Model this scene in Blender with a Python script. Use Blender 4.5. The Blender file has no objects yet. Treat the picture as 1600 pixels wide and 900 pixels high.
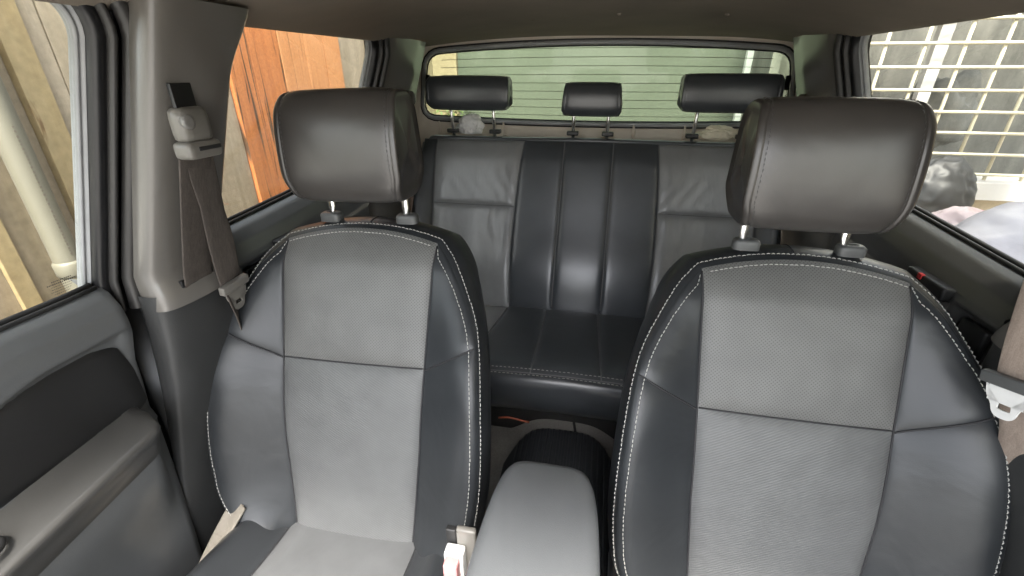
import bpy, bmesh, math, random
import numpy as np
from mathutils import Vector, Matrix, noise
random.seed(7); rng = np.random.default_rng(7)
S = bpy.context.scene
R = math.radians

# ------------------------------------------------------------------ camera
pitch, yaw = R(25.9065), R(10.910)
cd = bpy.data.cameras.new('camera'); cam = bpy.data.objects.new('camera', cd); S.collection.objects.link(cam)
cd.sensor_width = 36; cd.lens = 36*700/1600; cd.clip_start = .01; cd.clip_end = 500
cam.location = (.04, 0, 1.18)
rgt = Vector((math.cos(yaw), math.sin(yaw), 0))
upv = Vector((-math.sin(yaw)*math.sin(pitch), math.cos(yaw)*math.sin(pitch), math.cos(pitch)))
fwd = Vector((-math.sin(yaw)*math.cos(pitch), math.cos(yaw)*math.cos(pitch), -math.sin(pitch)))
cam.rotation_euler = Matrix((rgt, upv, -fwd)).transposed().to_euler()
S.camera = cam

# ------------------------------------------------------------------ light
SUN_EL, SUN_AZ = 58, 168          # azimuth clockwise from +Y: high, almost straight ahead of the car
W = bpy.data.worlds.new('World'); S.world = W; W.use_nodes = True
nt = W.node_tree; bg = nt.nodes['Background']
sky = nt.nodes.new('ShaderNodeTexSky'); sky.sky_type = 'NISHITA'; sky.sun_disc = False
sky.sun_elevation = R(SUN_EL); sky.sun_rotation = R(SUN_AZ); sky.dust_density = 4; sky.air_density = 1.0
hsv = nt.nodes.new('ShaderNodeHueSaturation'); hsv.inputs['Saturation'].default_value = .42   # thin cloud
nt.links.new(sky.outputs[0], hsv.inputs['Color']); nt.links.new(hsv.outputs[0], bg.inputs[0]); bg.inputs[1].default_value = .15
sl = bpy.data.lights.new('sun', 'SUN'); so = bpy.data.objects.new('sun', sl); S.collection.objects.link(so)
sl.energy = 1.5; sl.angle = R(12); sl.color = (1, .95, .88)
az = R(SUN_AZ); el = R(SUN_EL)
sd = Vector((math.sin(az)*math.cos(el), math.cos(az)*math.cos(el), math.sin(el)))
so.rotation_euler = sd.to_track_quat('Z', 'Y').to_euler(); so.location = (2, -3, 6)
S.view_settings.view_transform = 'Standard'; S.view_settings.look = 'None'
S.view_settings.exposure = 2.85; S.view_settings.gamma = 1
S.cycles.max_bounces = 10; S.cycles.diffuse_bounces = 5; S.cycles.glossy_bounces = 4; S.cycles.transparent_max_bounces = 16
S.cycles.use_denoising = True

# ------------------------------------------------------------------ materials
def newmat(name):
    m = bpy.data.materials.new(name); m.use_nodes = True
    return m, m.node_tree, m.node_tree.nodes['Principled BSDF']
def N(nt, t, **k):
    n = nt.nodes.new(t)
    for a, b in k.items():
        if a in n.inputs: n.inputs[a].default_value = b
        else: setattr(n, a, b)
    return n
def mat(name, col, rough=.5, metal=0, spec=.5, nscale=30, nvar=.08, bump=0, bscale=200, rvar=.08, coat=0):
    """plain surface with a little mottling, roughness variation and grain"""
    m, nt, p = newmat(name); L = nt.links
    tc = N(nt, 'ShaderNodeTexCoord')
    nz = N(nt, 'ShaderNodeTexNoise', Scale=nscale, Detail=5.0, Roughness=.6); L.new(tc.outputs['Object'], nz.inputs['Vector'])
    rp = N(nt, 'ShaderNodeMapRange'); rp.inputs[1].default_value = .3; rp.inputs[2].default_value = .7
    rp.inputs[3].default_value = 1-nvar; rp.inputs[4].default_value = 1+nvar; L.new(nz.outputs[0], rp.inputs[0])
    mx = N(nt, 'ShaderNodeVectorMath', operation='SCALE'); mx.inputs[0].default_value = col[:3]
    L.new(rp.outputs[0], mx.inputs['Scale']); L.new(mx.outputs[0], p.inputs['Base Color'])
    rr = N(nt, 'ShaderNodeMapRange'); rr.inputs[1].default_value = .3; rr.inputs[2].default_value = .7
    rr.inputs[3].default_value = max(.02, rough-rvar); rr.inputs[4].default_value = rough+rvar
    n2 = N(nt, 'ShaderNodeTexNoise', Scale=nscale*.37, Detail=3.0); L.new(tc.outputs['Object'], n2.inputs['Vector'])
    L.new(n2.outputs[0], rr.inputs[0]); L.new(rr.outputs[0], p.inputs['Roughness'])
    p.inputs['Metallic'].default_value = metal; p.inputs['Specular IOR Level'].default_value = spec
    p.inputs['Coat Weight'].default_value = coat; p.inputs['Coat Roughness'].default_value = .22
    if bump:
        n3 = N(nt, 'ShaderNodeTexNoise', Scale=bscale, Detail=3.0); L.new(tc.outputs['Object'], n3.inputs['Vector'])
        b = N(nt, 'ShaderNodeBump', Strength=bump, Distance=.002); L.new(n3.outputs[0], b.inputs['Height']); L.new(b.outputs[0], p.inputs['Normal'])
    return m
def leather(name, col, rough=.4, wrinkle=.35, wscale=(9, 9, 9), pattern=None, grain=.12, sheen=0, pit=.55, coat=0., spec=.5):
    m, nt, p = newmat(name); L = nt.links
    tc = N(nt, 'ShaderNodeTexCoord'); uv = tc.outputs['UV']
    mp = N(nt, 'ShaderNodeMapping'); mp.inputs['Scale'].default_value = wscale; L.new(tc.outputs['Object'], mp.inputs[0])
    w = N(nt, 'ShaderNodeTexNoise', Scale=1.0, Detail=3.0, Distortion=.6); L.new(mp.outputs[0], w.inputs['Vector'])
    g = N(nt, 'ShaderNodeTexVoronoi', Scale=700.0); L.new(tc.outputs['Object'], g.inputs['Vector'])
    b1 = N(nt, 'ShaderNodeBump', Strength=wrinkle, Distance=.012); L.new(w.outputs[0], b1.inputs['Height'])
    b2 = N(nt, 'ShaderNodeBump', Strength=grain, Distance=.0006); L.new(g.outputs[0], b2.inputs['Height']); L.new(b1.outputs[0], b2.inputs['Normal'])
    last = b2
    nz = N(nt, 'ShaderNodeTexNoise', Scale=14.0, Detail=6.0); L.new(tc.outputs['Object'], nz.inputs['Vector'])
    rp = N(nt, 'ShaderNodeMapRange'); rp.inputs[1].default_value = .3; rp.inputs[2].default_value = .7
    rp.inputs[3].default_value = .9; rp.inputs[4].default_value = 1.1; L.new(nz.outputs[0], rp.inputs[0])
    sc = N(nt, 'ShaderNodeVectorMath', operation='SCALE'); sc.inputs[0].default_value = col[:3]; L.new(rp.outputs[0], sc.inputs['Scale'])
    colout = sc.outputs[0]
    if pattern == 'perforated':
        mp2 = N(nt, 'ShaderNodeMapping'); mp2.inputs['Rotation'].default_value = (0, 0, R(45)); mp2.inputs['Scale'].default_value = (250, 250, 250)
        L.new(uv, mp2.inputs[0])
        v = N(nt, 'ShaderNodeTexVoronoi', Scale=1.0, Randomness=0.0); v.voronoi_dimensions = '2D'; L.new(mp2.outputs[0], v.inputs['Vector'])
        st = N(nt, 'ShaderNodeMapRange'); st.interpolation_type = 'SMOOTHSTEP'
        st.inputs[1].default_value = .14; st.inputs[2].default_value = .34; st.inputs[3].default_value = pit; st.inputs[4].default_value = 1.0
        L.new(v.outputs['Distance'], st.inputs[0])
        m2 = N(nt, 'ShaderNodeVectorMath', operation='SCALE'); L.new(colout, m2.inputs[0]); L.new(st.outputs[0], m2.inputs['Scale']); colout = m2.outputs[0]
        b3 = N(nt, 'ShaderNodeBump', Strength=.5, Distance=.0008); L.new(st.outputs[0], b3.inputs['Height']); L.new(last.outputs[0], b3.inputs['Normal']); last = b3
    if pattern == 'twill':
        mp2 = N(nt, 'ShaderNodeMapping'); mp2.inputs['Rotation'].default_value = (0, 0, R(28)); L.new(uv, mp2.inputs[0])
        v = N(nt, 'ShaderNodeTexWave', Scale=78.0, Distortion=.4, Detail=1.0); v.bands_direction = 'Y'; L.new(mp2.outputs[0], v.inputs['Vector'])
        v.inputs['Detail Scale'].default_value = 6
        st = N(nt, 'ShaderNodeMapRange'); st.inputs[3].default_value = .90; st.inputs[4].default_value = 1.05; L.new(v.outputs[1], st.inputs[0])
        m2 = N(nt, 'ShaderNodeVectorMath', operation='SCALE'); L.new(colout, m2.inputs[0]); L.new(st.outputs[0], m2.inputs['Scale']); colout = m2.outputs[0]
        b3 = N(nt, 'ShaderNodeBump', Strength=.35, Distance=.0008); L.new(v.outputs[1], b3.inputs['Height']); L.new(last.outputs[0], b3.inputs['Normal']); last = b3
    L.new(colout, p.inputs['Base Color']); L.new(last.outputs[0], p.inputs['Normal'])
    rr = N(nt, 'ShaderNodeMapRange'); rr.inputs[1].default_value = .3; rr.inputs[2].default_value = .7
    rr.inputs[3].default_value = rough-.015; rr.inputs[4].default_value = rough+.03; L.new(nz.outputs[0], rr.inputs[0]); L.new(rr.outputs[0], p.inputs['Roughness'])
    p.inputs['Sheen Weight'].default_value = sheen; p.inputs['Specular IOR Level'].default_value = spec; p.inputs['Coat Weight'].default_value = coat; p.inputs['Coat Roughness'].default_value = .30
    return m
def glassmat(name, tint, refl=.10, dirt=.0):
    m = bpy.data.materials.new(name); m.use_nodes = True; nt = m.node_tree; nt.nodes.clear(); L = nt.links
    o = N(nt, 'ShaderNodeOutputMaterial'); t = N(nt, 'ShaderNodeBsdfTransparent'); t.inputs[0].default_value = (*tint, 1)
    g = N(nt, 'ShaderNodeBsdfGlossy'); g.inputs['Roughness'].default_value = .015; g.inputs[0].default_value = (1, 1, 1, 1)
    fr = N(nt, 'ShaderNodeLayerWeight', Blend=.25); mr = N(nt, 'ShaderNodeMapRange')
    mr.inputs[3].default_value = refl*.4; mr.inputs[4].default_value = min(1, refl*5); L.new(fr.outputs['Fresnel'], mr.inputs[0])
    mx = N(nt, 'ShaderNodeMixShader'); L.new(mr.outputs[0], mx.inputs[0]); L.new(t.outputs[0], mx.inputs[1]); L.new(g.outputs[0], mx.inputs[2])
    out = mx
    if dirt:
        d = N(nt, 'ShaderNodeBsdfDiffuse'); d.inputs[0].default_value = (.6, .6, .52, 1)
        nz = N(nt, 'ShaderNodeTexNoise', Scale=4.0, Detail=6.0); tc = N(nt, 'ShaderNodeTexCoord'); L.new(tc.outputs['Object'], nz.inputs['Vector'])
        r2 = N(nt, 'ShaderNodeMapRange'); r2.inputs[1].default_value = .4; r2.inputs[2].default_value = .8; r2.inputs[3].default_value = dirt*.3; r2.inputs[4].default_value = dirt; L.new(nz.outputs[0], r2.inputs[0])
        m2 = N(nt, 'ShaderNodeMixShader'); L.new(r2.outputs[0], m2.inputs[0]); L.new(mx.outputs[0], m2.inputs[1]); L.new(d.outputs[0], m2.inputs[2]); out = m2
    L.new(out.outputs[0], o.inputs[0]); return m
def streaked(name, c1, c2, scale=(2, 3, 30), thr=(.35, .65), rough=.7, c3=None, t3=(.62, .7), bump=.3, fine=60):
    """two colours mixed by stretched noise: wood, weathered board, concrete"""
    m, nt, p = newmat(name); L = nt.links
    tc = N(nt, 'ShaderNodeTexCoord'); mp = N(nt, 'ShaderNodeMapping'); mp.inputs['Scale'].default_value = scale; L.new(tc.outputs['Object'], mp.inputs[0])
    nz = N(nt, 'ShaderNodeTexNoise', Scale=1.0, Detail=8.0, Roughness=.62, Distortion=.25); L.new(mp.outputs[0], nz.inputs['Vector'])
    mr = N(nt, 'ShaderNodeMapRange'); mr.inputs[1].default_value = thr[0]; mr.inputs[2].default_value = thr[1]; L.new(nz.outputs[0], mr.inputs[0])
    mx = N(nt, 'ShaderNodeMix', data_type='RGBA'); mx.inputs[6].default_value = (*c1, 1); mx.inputs[7].default_value = (*c2, 1); L.new(mr.outputs[0], mx.inputs[0])
    out = mx.outputs[2]
    if c3:
        mp3 = N(nt, 'ShaderNodeMapping'); mp3.inputs['Scale'].default_value = tuple(s*1.3 for s in scale); mp3.inputs['Location'].default_value = (3, 5, 2); L.new(tc.outputs['Object'], mp3.inputs[0])
        n3 = N(nt, 'ShaderNodeTexNoise', Scale=1.0, Detail=4.0, Distortion=1.0); L.new(mp3.outputs[0], n3.inputs['Vector'])
        r3 = N(nt, 'ShaderNodeMapRange'); r3.inputs[1].default_value = t3[0]; r3.inputs[2].default_value = t3[1]; L.new(n3.outputs[0], r3.inputs[0])
        m3 = N(nt, 'ShaderNodeMix', data_type='RGBA'); L.new(r3.outputs[0], m3.inputs[0]); L.new(out, m3.inputs[6]); m3.inputs[7].default_value = (*c3, 1); out = m3.outputs[2]
    nf = N(nt, 'ShaderNodeTexNoise', Scale=fine, Detail=4.0); L.new(tc.outputs['Object'], nf.inputs['Vector'])
    rf = N(nt, 'ShaderNodeMapRange'); rf.inputs[1].default_value = .3; rf.inputs[2].default_value = .7; rf.inputs[3].default_value = .88; rf.inputs[4].default_value = 1.12; L.new(nf.outputs[0], rf.inputs[0])
    sc = N(nt, 'ShaderNodeVectorMath', operation='SCALE'); L.new(out, sc.inputs[0]); L.new(rf.outputs[0], sc.inputs['Scale'])
    L.new(sc.outputs[0], p.inputs['Base Color']); p.inputs['Roughness'].default_value = rough
    b = N(nt, 'ShaderNodeBump', Strength=bump, Distance=.004); L.new(nz.outputs[0], b.inputs['Height']); L.new(b.outputs[0], p.inputs['Normal'])
    return m

M = {}
M['dark'] = leather('dark_leather', (.024, .0265, .029), .36, wrinkle=.30, coat=.15, spec=.32)
M['dark_soft'] = leather('dark_leather_soft', (.024, .0262, .029), .34, wrinkle=.16, wscale=(7, 7, 12), coat=.6)
M['rear'] = leather('rear_bench_leather', (.054, .060, .067), .34, wrinkle=.14, coat=.8)
M['rear_grey'] = leather('rear_grey_leather', (.235, .238, .240), .34, wrinkle=.30, wscale=(16, 8, 5), coat=.6)
M['head'] = leather('headrest_leather', (.045, .041, .038), .36, wrinkle=.22, coat=.6)
M['perf'] = leather('grey_perforated', (.130, .131, .127), .44, wrinkle=.30, spec=.35, pattern='perforated')
M['twill'] = leather('grey_twill', (.112, .115, .115), .44, wrinkle=.38, spec=.35, pattern='twill')
M['grey'] = leather('grey_leather', (.112, .115, .117), .38, wrinkle=.35, spec=.35, wscale=(16, 8, 5))
M['seam'] = mat('dark_seam_thread', (.02, .02, .022), .7)  # even near-black colour for welts and floor seam
M['seam_rear'] = mat('rear_seam_highlight', (.16, .16, .165), .4)  # rear welts lightened: highlight along raised seams put into the colour
M['thread'] = mat('pale_thread', (.42, .42, .39), .7)
M['chrome'] = mat('chrome', (.93, .93, .92), .28, metal=1, rvar=.04)
M['guide'] = mat('grey_guide_plastic', (.085, .088, .088), .42)
M['guide_dark'] = mat('black_guide_plastic', (.02, .02, .02), .4)
M['door'] = mat('door_plastic_grey', (.098, .103, .105), .40, bump=.15, bscale=900, nscale=12, coat=.7)
M['door_dark'] = mat('door_plastic_dark', (.036, .037, .037), .45, bump=.25, bscale=900, nscale=12)
M['arm'] = mat('door_armrest_taupe', (.054, .053, .050), .38, bump=.12, bscale=900, nscale=12, coat=.8)
M['vinyl'] = leather('black_vinyl', (.014, .014, .014), .5, wrinkle=.15)
M['lid'] = mat('console_lid_vinyl', (.130, .137, .142), .42, bump=.25, bscale=1100, nscale=9, nvar=.05)
M['trim'] = mat('beige_trim', (.128, .120, .108), .36, bump=.08, bscale=800, nscale=8, nvar=.05, coat=.9)
M['trim_rear'] = mat('beige_rear_trim', (.76, .68, .58), .6, bump=.15, bscale=800, nscale=8)
M['roof'] = mat('headliner_fabric', (.21, .182, .150), .9, bump=.4, bscale=1500, nscale=6, nvar=.07, spec=.2)
M['black'] = mat('black_paint', (.008, .008, .009), .35)
M['rubber'] = mat('black_rubber', (.018, .018, .018), .55)
M['rubber_grey'] = mat('grey_weatherstrip', (.030, .029, .028), .42)
M['channel'] = mat('glass_channel', (.33, .34, .35), .35)
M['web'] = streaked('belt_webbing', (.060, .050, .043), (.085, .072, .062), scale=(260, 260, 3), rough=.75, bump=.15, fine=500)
M['web_sunlit'] = streaked('belt_webbing_sunlit', (.30, .24, .20), (.36, .29, .24), scale=(260, 260, 3), rough=.75, bump=.15, fine=500)  # paler copy of the webbing, sunlight put into its colour
M['anchor'] = mat('belt_anchor_plastic', (.17, .162, .145), .33)
M['carpet'] = streaked('floor_vinyl', (.23, .22, .205), (.32, .31, .29), scale=(7, 7, 7), rough=.45, bump=.4, fine=200)
M['mat'] = mat('black_rubber_mat', (.032, .035, .039), .36)
M['glass'] = glassmat('window_glass', (.88, .89, .86), .018, .012)
M['glass_rear'] = glassmat('tinted_rear_glass', (.80, .86, .76), .03, .05)
M['wire'] = mat('defroster_wire', (.13, .12, .085), .6)
M['white'] = mat('white_paint', (.80, .80, .78), .5, nscale=5)
M['house_white'] = mat('house_white_paint', (.52, .51, .49), .55, nscale=5)
M['cream'] = mat('cream_paint', (.58, .54, .40), .5, nscale=9)
M['steel_grey'] = mat('satin_grey_plastic', (.20, .195, .185), .3)
M['red'] = mat('red_plastic', (.55, .02, .02), .4)
M['pink'] = mat('faded_red_plastic', (.70, .30, .30), .35)
M['steel'] = mat('white_steel_tongue', (.80, .80, .78), .3)
M['beigecloth'] = leather('beige_cloth', (.16, .145, .12), .8, wrinkle=.8, wscale=(25, 25, 25))
M['print'] = mat('dark_print', (.03, .025, .02), .7)
M['faint_print'] = mat('faint_print', (.16, .14, .11), .7)

# ------------------------------------------------------------------ mesh helpers
C = S.collection
class MB:
    def __init__(s): s.v = []; s.f = []; s.uv = []; s.mi = []
    def grid(s, A, uv=None, wrap=False, flip=False, mi=0):
        n, m = A.shape[:2]; o = len(s.v); s.v += A.reshape(-1, 3).tolist()
        s.uv += (uv.reshape(-1, 2) if uv is not None else A.reshape(-1, 3)[:, :2]).tolist()
        for i in range(n-1):
            for j in range(m if wrap else m-1):
                k = (j+1) % m; q = (o+i*m+j, o+i*m+k, o+(i+1)*m+k, o+(i+1)*m+j)
                s.f.append(q[::-1] if flip else q); s.mi.append(mi)
        return s
    def fan(s, ring, c=None, flip=False, mi=0):
        o = len(s.v); ring = np.asarray(ring); c = ring.mean(0) if c is None else c
        s.v += ring.tolist()+[list(map(float, c))]; s.uv += [list(p[:2]) for p in ring]+[list(c[:2])]; n = len(ring)
        for i in range(n):
            q = (o+i, o+(i+1) % n, o+n); s.f.append(q[::-1] if flip else q); s.mi.append(mi)
        return s
    def box(s, lo, hi, Mx=None, mi=0):
        o = len(s.v)
        P = [(x, y, z) for x in (lo[0], hi[0]) for y in (lo[1], hi[1]) for z in (lo[2], hi[2])]
        if Mx is not None: P = [tuple(Mx @ Vector(p)) for p in P]
        s.v += [list(p) for p in P]; s.uv += [[p[0], p[2]] for p in P]
        for q in ((0, 1, 3, 2), (4, 6, 7, 5), (0, 4, 5, 1), (2, 3, 7, 6), (0, 2, 6, 4), (1, 5, 7, 3)):
            s.f.append(tuple(o+i for i in q)); s.mi.append(mi)
        return s
    def tube(s, pts, r, n=10, closed=False, caps=True, ref=(0, 0, 1), r2=None, mi=0):
        P = np.array(pts, float); K = len(P)
        T = np.roll(P, -1, 0)-np.roll(P, 1, 0) if closed else np.gradient(P, axis=0)
        T /= np.linalg.norm(T, axis=1)[:, None]+1e-12
        rf = np.array(ref, float); A = np.cross(T, rf)
        bad = np.linalg.norm(A, axis=1) < .15
        if bad.any(): A[bad] = np.cross(T[bad], np.array([1., .2, .1]))
        A /= np.linalg.norm(A, axis=1)[:, None]; B = np.cross(A, T)
        rr = np.ones(K)*r if np.isscalar(r) else np.array(r); r2_ = rr if r2 is None else np.ones(K)*r2
        th = np.linspace(0, 2*np.pi, n, endpoint=False)
        G = P[:, None]+rr[:, None, None]*np.cos(th)[None, :, None]*A[:, None]+r2_[:, None, None]*np.sin(th)[None, :, None]*B[:, None]
        if closed: G = np.concatenate([G, G[:1]])
        s.grid(G, wrap=True, mi=mi)
        if caps and not closed: s.fan(G[0], flip=False, mi=mi); s.fan(G[-1], flip=True, mi=mi)
        return s
    def build(s, name, m, parent=None, smooth=True, bevel=0, angle=None, merge=True):
        me = bpy.data.meshes.new(name); me.from_pydata(s.v, [], s.f)
        ul = me.uv_layers.new(name='UVMap'); uv = np.array(s.uv)
        li = np.empty(len(me.loops), 'i'); me.loops.foreach_get('vertex_index', li); ul.data.foreach_set('uv', uv[li].ravel())
        ms = m if isinstance(m, (list, tuple)) else [m]
        for x in ms: me.materials.append(M[x] if isinstance(x, str) else x)
        me.polygons.foreach_set('material_index', s.mi)
        bm = bmesh.new(); bm.from_mesh(me)
        if merge: bmesh.ops.remove_doubles(bm, verts=bm.verts, dist=1e-5)
        bmesh.ops.recalc_face_normals(bm, faces=bm.faces)
        if bevel: bmesh.ops.bevel(bm, geom=[e for e in bm.edges if e.is_manifold and e.calc_face_angle(0) > .5], offset=bevel, segments=3, profile=.6, affect='EDGES', clamp_overlap=True)
        bm.to_mesh(me); bm.free()
        me.polygons.foreach_set('use_smooth', [smooth]*len(me.polygons))
        if angle: me.set_sharp_from_angle(angle=R(angle))
        o = bpy.data.objects.new(name, me); C.objects.link(o)
        if parent: o.parent = parent; o.matrix_parent_inverse = Matrix.Identity(4)
        return o
def tag(o, label=None, cat=None, group=None, kind=None):
    if label: o['label'] = label
    if cat: o['category'] = cat
    if group: o['group'] = group
    if kind: o['kind'] = kind
    return o
def thing(name, loc, label, cat, group=None):
    o = bpy.data.objects.new(name, None); C.objects.link(o); o.location = loc; o.empty_display_size = .05
    return tag(o, label, cat, group)
def rel(mb, o):                                   # put world-space vertices into a thing's own space
    l = o.location; mb.v = [[a-l[0], b-l[1], c-l[2]] for a, b, c in mb.v]; return mb
def copy_tree(o, parent=None):
    c = o.copy(); C.objects.link(c); c.parent = parent
    if parent: c.matrix_parent_inverse = Matrix.Identity(4)
    for ch in list(o.children): copy_tree(ch, c)
    return c
def sm(x, a, b):
    t = np.clip((np.asarray(x, float)-a)/(b-a), 0, 1); return t*t*(3-2*t)
def cr(pts, n):                                    # smooth curve through points
    P = np.array(pts, float); d = np.r_[0, np.cumsum(np.linalg.norm(np.diff(P, axis=0), axis=1)**.5)]
    Q = np.vstack([2*P[0]-P[1], P, 2*P[-1]-P[-2]]); t = np.linspace(0, len(P)-1, n); out = []
    for x in t:
        i = min(int(x), len(P)-2); u = x-i; a, b, c, e = Q[i:i+4]
        out.append(.5*(2*b+(c-a)*u+(2*a-5*b+4*c-e)*u*u+(3*b-a-3*c+e)*u**3))
    return np.array(out)
def resample(P, step):
    P = np.array(P); d = np.r_[0, np.cumsum(np.linalg.norm(np.diff(P, axis=0), axis=1))]
    t = np.arange(0, d[-1], step); return np.stack([np.interp(t, d, P[:, k]) for k in range(3)], 1)
def edgy(n):                                       # samples 0..1, dense near the ends
    t = np.linspace(0, 1, n); return .5-.5*np.cos(np.pi*t)
def pil(a, n=9): return 1-np.abs(2*a-1)**n
def stitches(mb, path, outn, L=.0056, gap=.0019, r=.00085):
    """dashes of thread lying along path, raised along outn (one vector per path point)"""
    P = np.array(path); d = np.r_[0, np.cumsum(np.linalg.norm(np.diff(P, axis=0), axis=1))]; t = 0
    f = lambda x: np.array([np.interp(x, d, P[:, k]) for k in range(3)])
    O = np.array(outn); fo = lambda x: np.array([np.interp(x, d, O[:, k]) for k in range(3)])
    while t+L < d[-1]:
        l = L*random.uniform(.85, 1.05)
        a, b, c = f(t), f(t+l*.5), f(t+l); o = fo(t+l/2); o /= np.linalg.norm(o)+1e-9
        j = rng.normal(0, .00022, 3)
        mb.tube([a-o*.0004+j, b+o*.0007+j, c-o*.0004+j], [r*.6, r, r*.6], n=5)
        t += L+gap
def sr(par, *a, m='thread', **k):
    mb = MB(); stitches(mb, *a, **k); return mb.build('stitching', m, par, merge=False)
def wr(par, pts, rad, m='seam', n=6):
    return MB().tube(pts, rad, n=n).build('seam_welt', m, par)
def rbox(name, size, m, parent=None, bevel=.004, Mx=None):
    h = [x/2 for x in size]; mb = MB().box([-a for a in h], h)
    o = mb.build(name, m, parent, bevel=bevel, angle=50)
    if Mx is not None: o.matrix_local = Mx
    return o

# ================================================================== FRONT SEATS
A0 = R(24); UPV = np.array([0, math.sin(A0), math.cos(A0)]); BK = np.array([0, math.cos(A0), -math.sin(A0)])
SEATP = np.array([0, .17, .818])                   # seam-plane origin, relative to the seat's foot (x, .55, .10)
def L2W(x, d, z):
    x, d, z = np.broadcast_arrays(np.asarray(x, float), d, z)
    x = x-.010*sm(-x, .13, .27)          # outer bolster a little wider
    return SEATP+x[..., None]*np.array([1, 0, 0])+d[..., None]*BK+z[..., None]*UPV
OUT = cr([(.150, -.610), (.205, -.580), (.240, -.530), (.252, -.470), (.256, -.410), (.255, -.335), (.248, -.240), (.234, -.165), (.208, -.105), (.178, -.052), (.151, -.020)], 140)
iseam = int(np.argmin(np.abs(OUT[:, 1]+.195)))
def out_at(t, lo, hi):
    i = np.asarray(t)*(hi-lo)+lo; k = np.arange(len(OUT)); return np.stack([np.interp(i, k, OUT[:, 0]), np.interp(i, k, OUT[:, 1])], -1)
def xin(z): return np.interp(z, [-.62, -.40, -.245, -.02], [.120, .137, .142, .151])
def ybase(z):
    z = np.asarray(z, float)
    return .022*sm(z, -.075, .01)+.030*sm(-z, .30, .62)
def ez(z): return sm(-np.asarray(z, float), .03, .30)
def bolster(inn, outp, lo, hi, zlo, zhi, sgn, na=36, nb=60, h=.0042):
    a = edgy(na)[None, :]; b = edgy(nb)[:, None]
    o = out_at(b[:, 0], lo, hi); zi = zlo+(zhi-zlo)*b[:, 0]; xi = xin(zi)
    x = xi[:, None]*(1-a)+o[:, :1]*a; z = zi[:, None]*(1-a)+o[:, 1:]*a
    wd = np.clip((o[:, :1]-xi[:, None])/.10, 0, 1)
    y = ybase(z)-(.052*sm(a, 0, 1)*ez(z)+.007*np.sin(np.pi*a**.85)**1.1*wd*ez(z))
    y = y-h*pil(a, 10)*pil(b, 14)*np.minimum(1, wd*3)
    y = y+h*.0
    return L2W(sgn*x, y, z), np.stack([x, z], -1)
def centre(zlo, zhi, top=False, na=60, nb=50, h=.0075):
    a = edgy(na)[None, :]; b = edgy(nb)[:, None]
    s = 2*a-1
    zt = zhi+(0.024*(1-s**2) if top else 0*s); zz = zlo + (-.012*s**2 if not top and zlo < -.5 else 0*s)
    z = zz*(1-b)+zt*b; x = s*xin(np.minimum(z, -.02))
    y = ybase(z)-.006*(1-s**2)-h*pil(a, 14)*pil(b, 14 if not top else 10)
    y = y+.0018*np.exp(-((x-.105)/.030)**2-((z+.515)/.045)**2)*np.sin((x*.55+z)*330)+.0003*np.exp(-((x+.09)/.05)**2-((z+.30)/.05)**2)*np.sin((x*.4-z)*190)
    return L2W(x, y, z), np.stack([x, z], -1)
def perimeter():
    Lh = OUT; t = np.linspace(1, -1, 60)[1:-1]
    top = np.stack([.151*t, -.02+.024*(1-t**2)], 1)
    P = np.vstack([Lh, top, (Lh*np.array([-1, 1]))[::-1]])
    y = ybase(P[:, 1])-.052*ez(P[:, 1]); T = np.gradient(P, axis=0); T /= np.linalg.norm(T, axis=1)[:, None]
    Nn = np.stack([T[:, 1], -T[:, 0]], 1)
    for _ in range(6): Nn = (np.roll(Nn, 1, 0)+Nn+np.roll(Nn, -1, 0)) if False else np.vstack([Nn[:1], (Nn[:-2]+Nn[1:-1]+Nn[2:])/3, Nn[-1:]])
    Nn /= np.linalg.norm(Nn, axis=1)[:, None]
    return P, y, Nn
PP, PY, PN = perimeter()
def wall_pt(d):                                   # d: distance back along the gusset
    o = (.011+.014*sm(PP[:, 1], -.16, -.02))*(1-(1-np.clip(d/.055, 0, 1))**2)-(.03+.03*(1-sm(PP[:, 1], -.2, -.02)))*sm(d, .085-.045*(1-sm(PP[:, 1], -.2, -.02)), .125)+.0035*(1-math.exp(-d/.004))
    back = d-.0
    P = PP+PN*np.asarray(o)[:, None]; return L2W(P[:, 0], PY+back*(1+.25*ez(P[:, 1])), P[:, 1])
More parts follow.
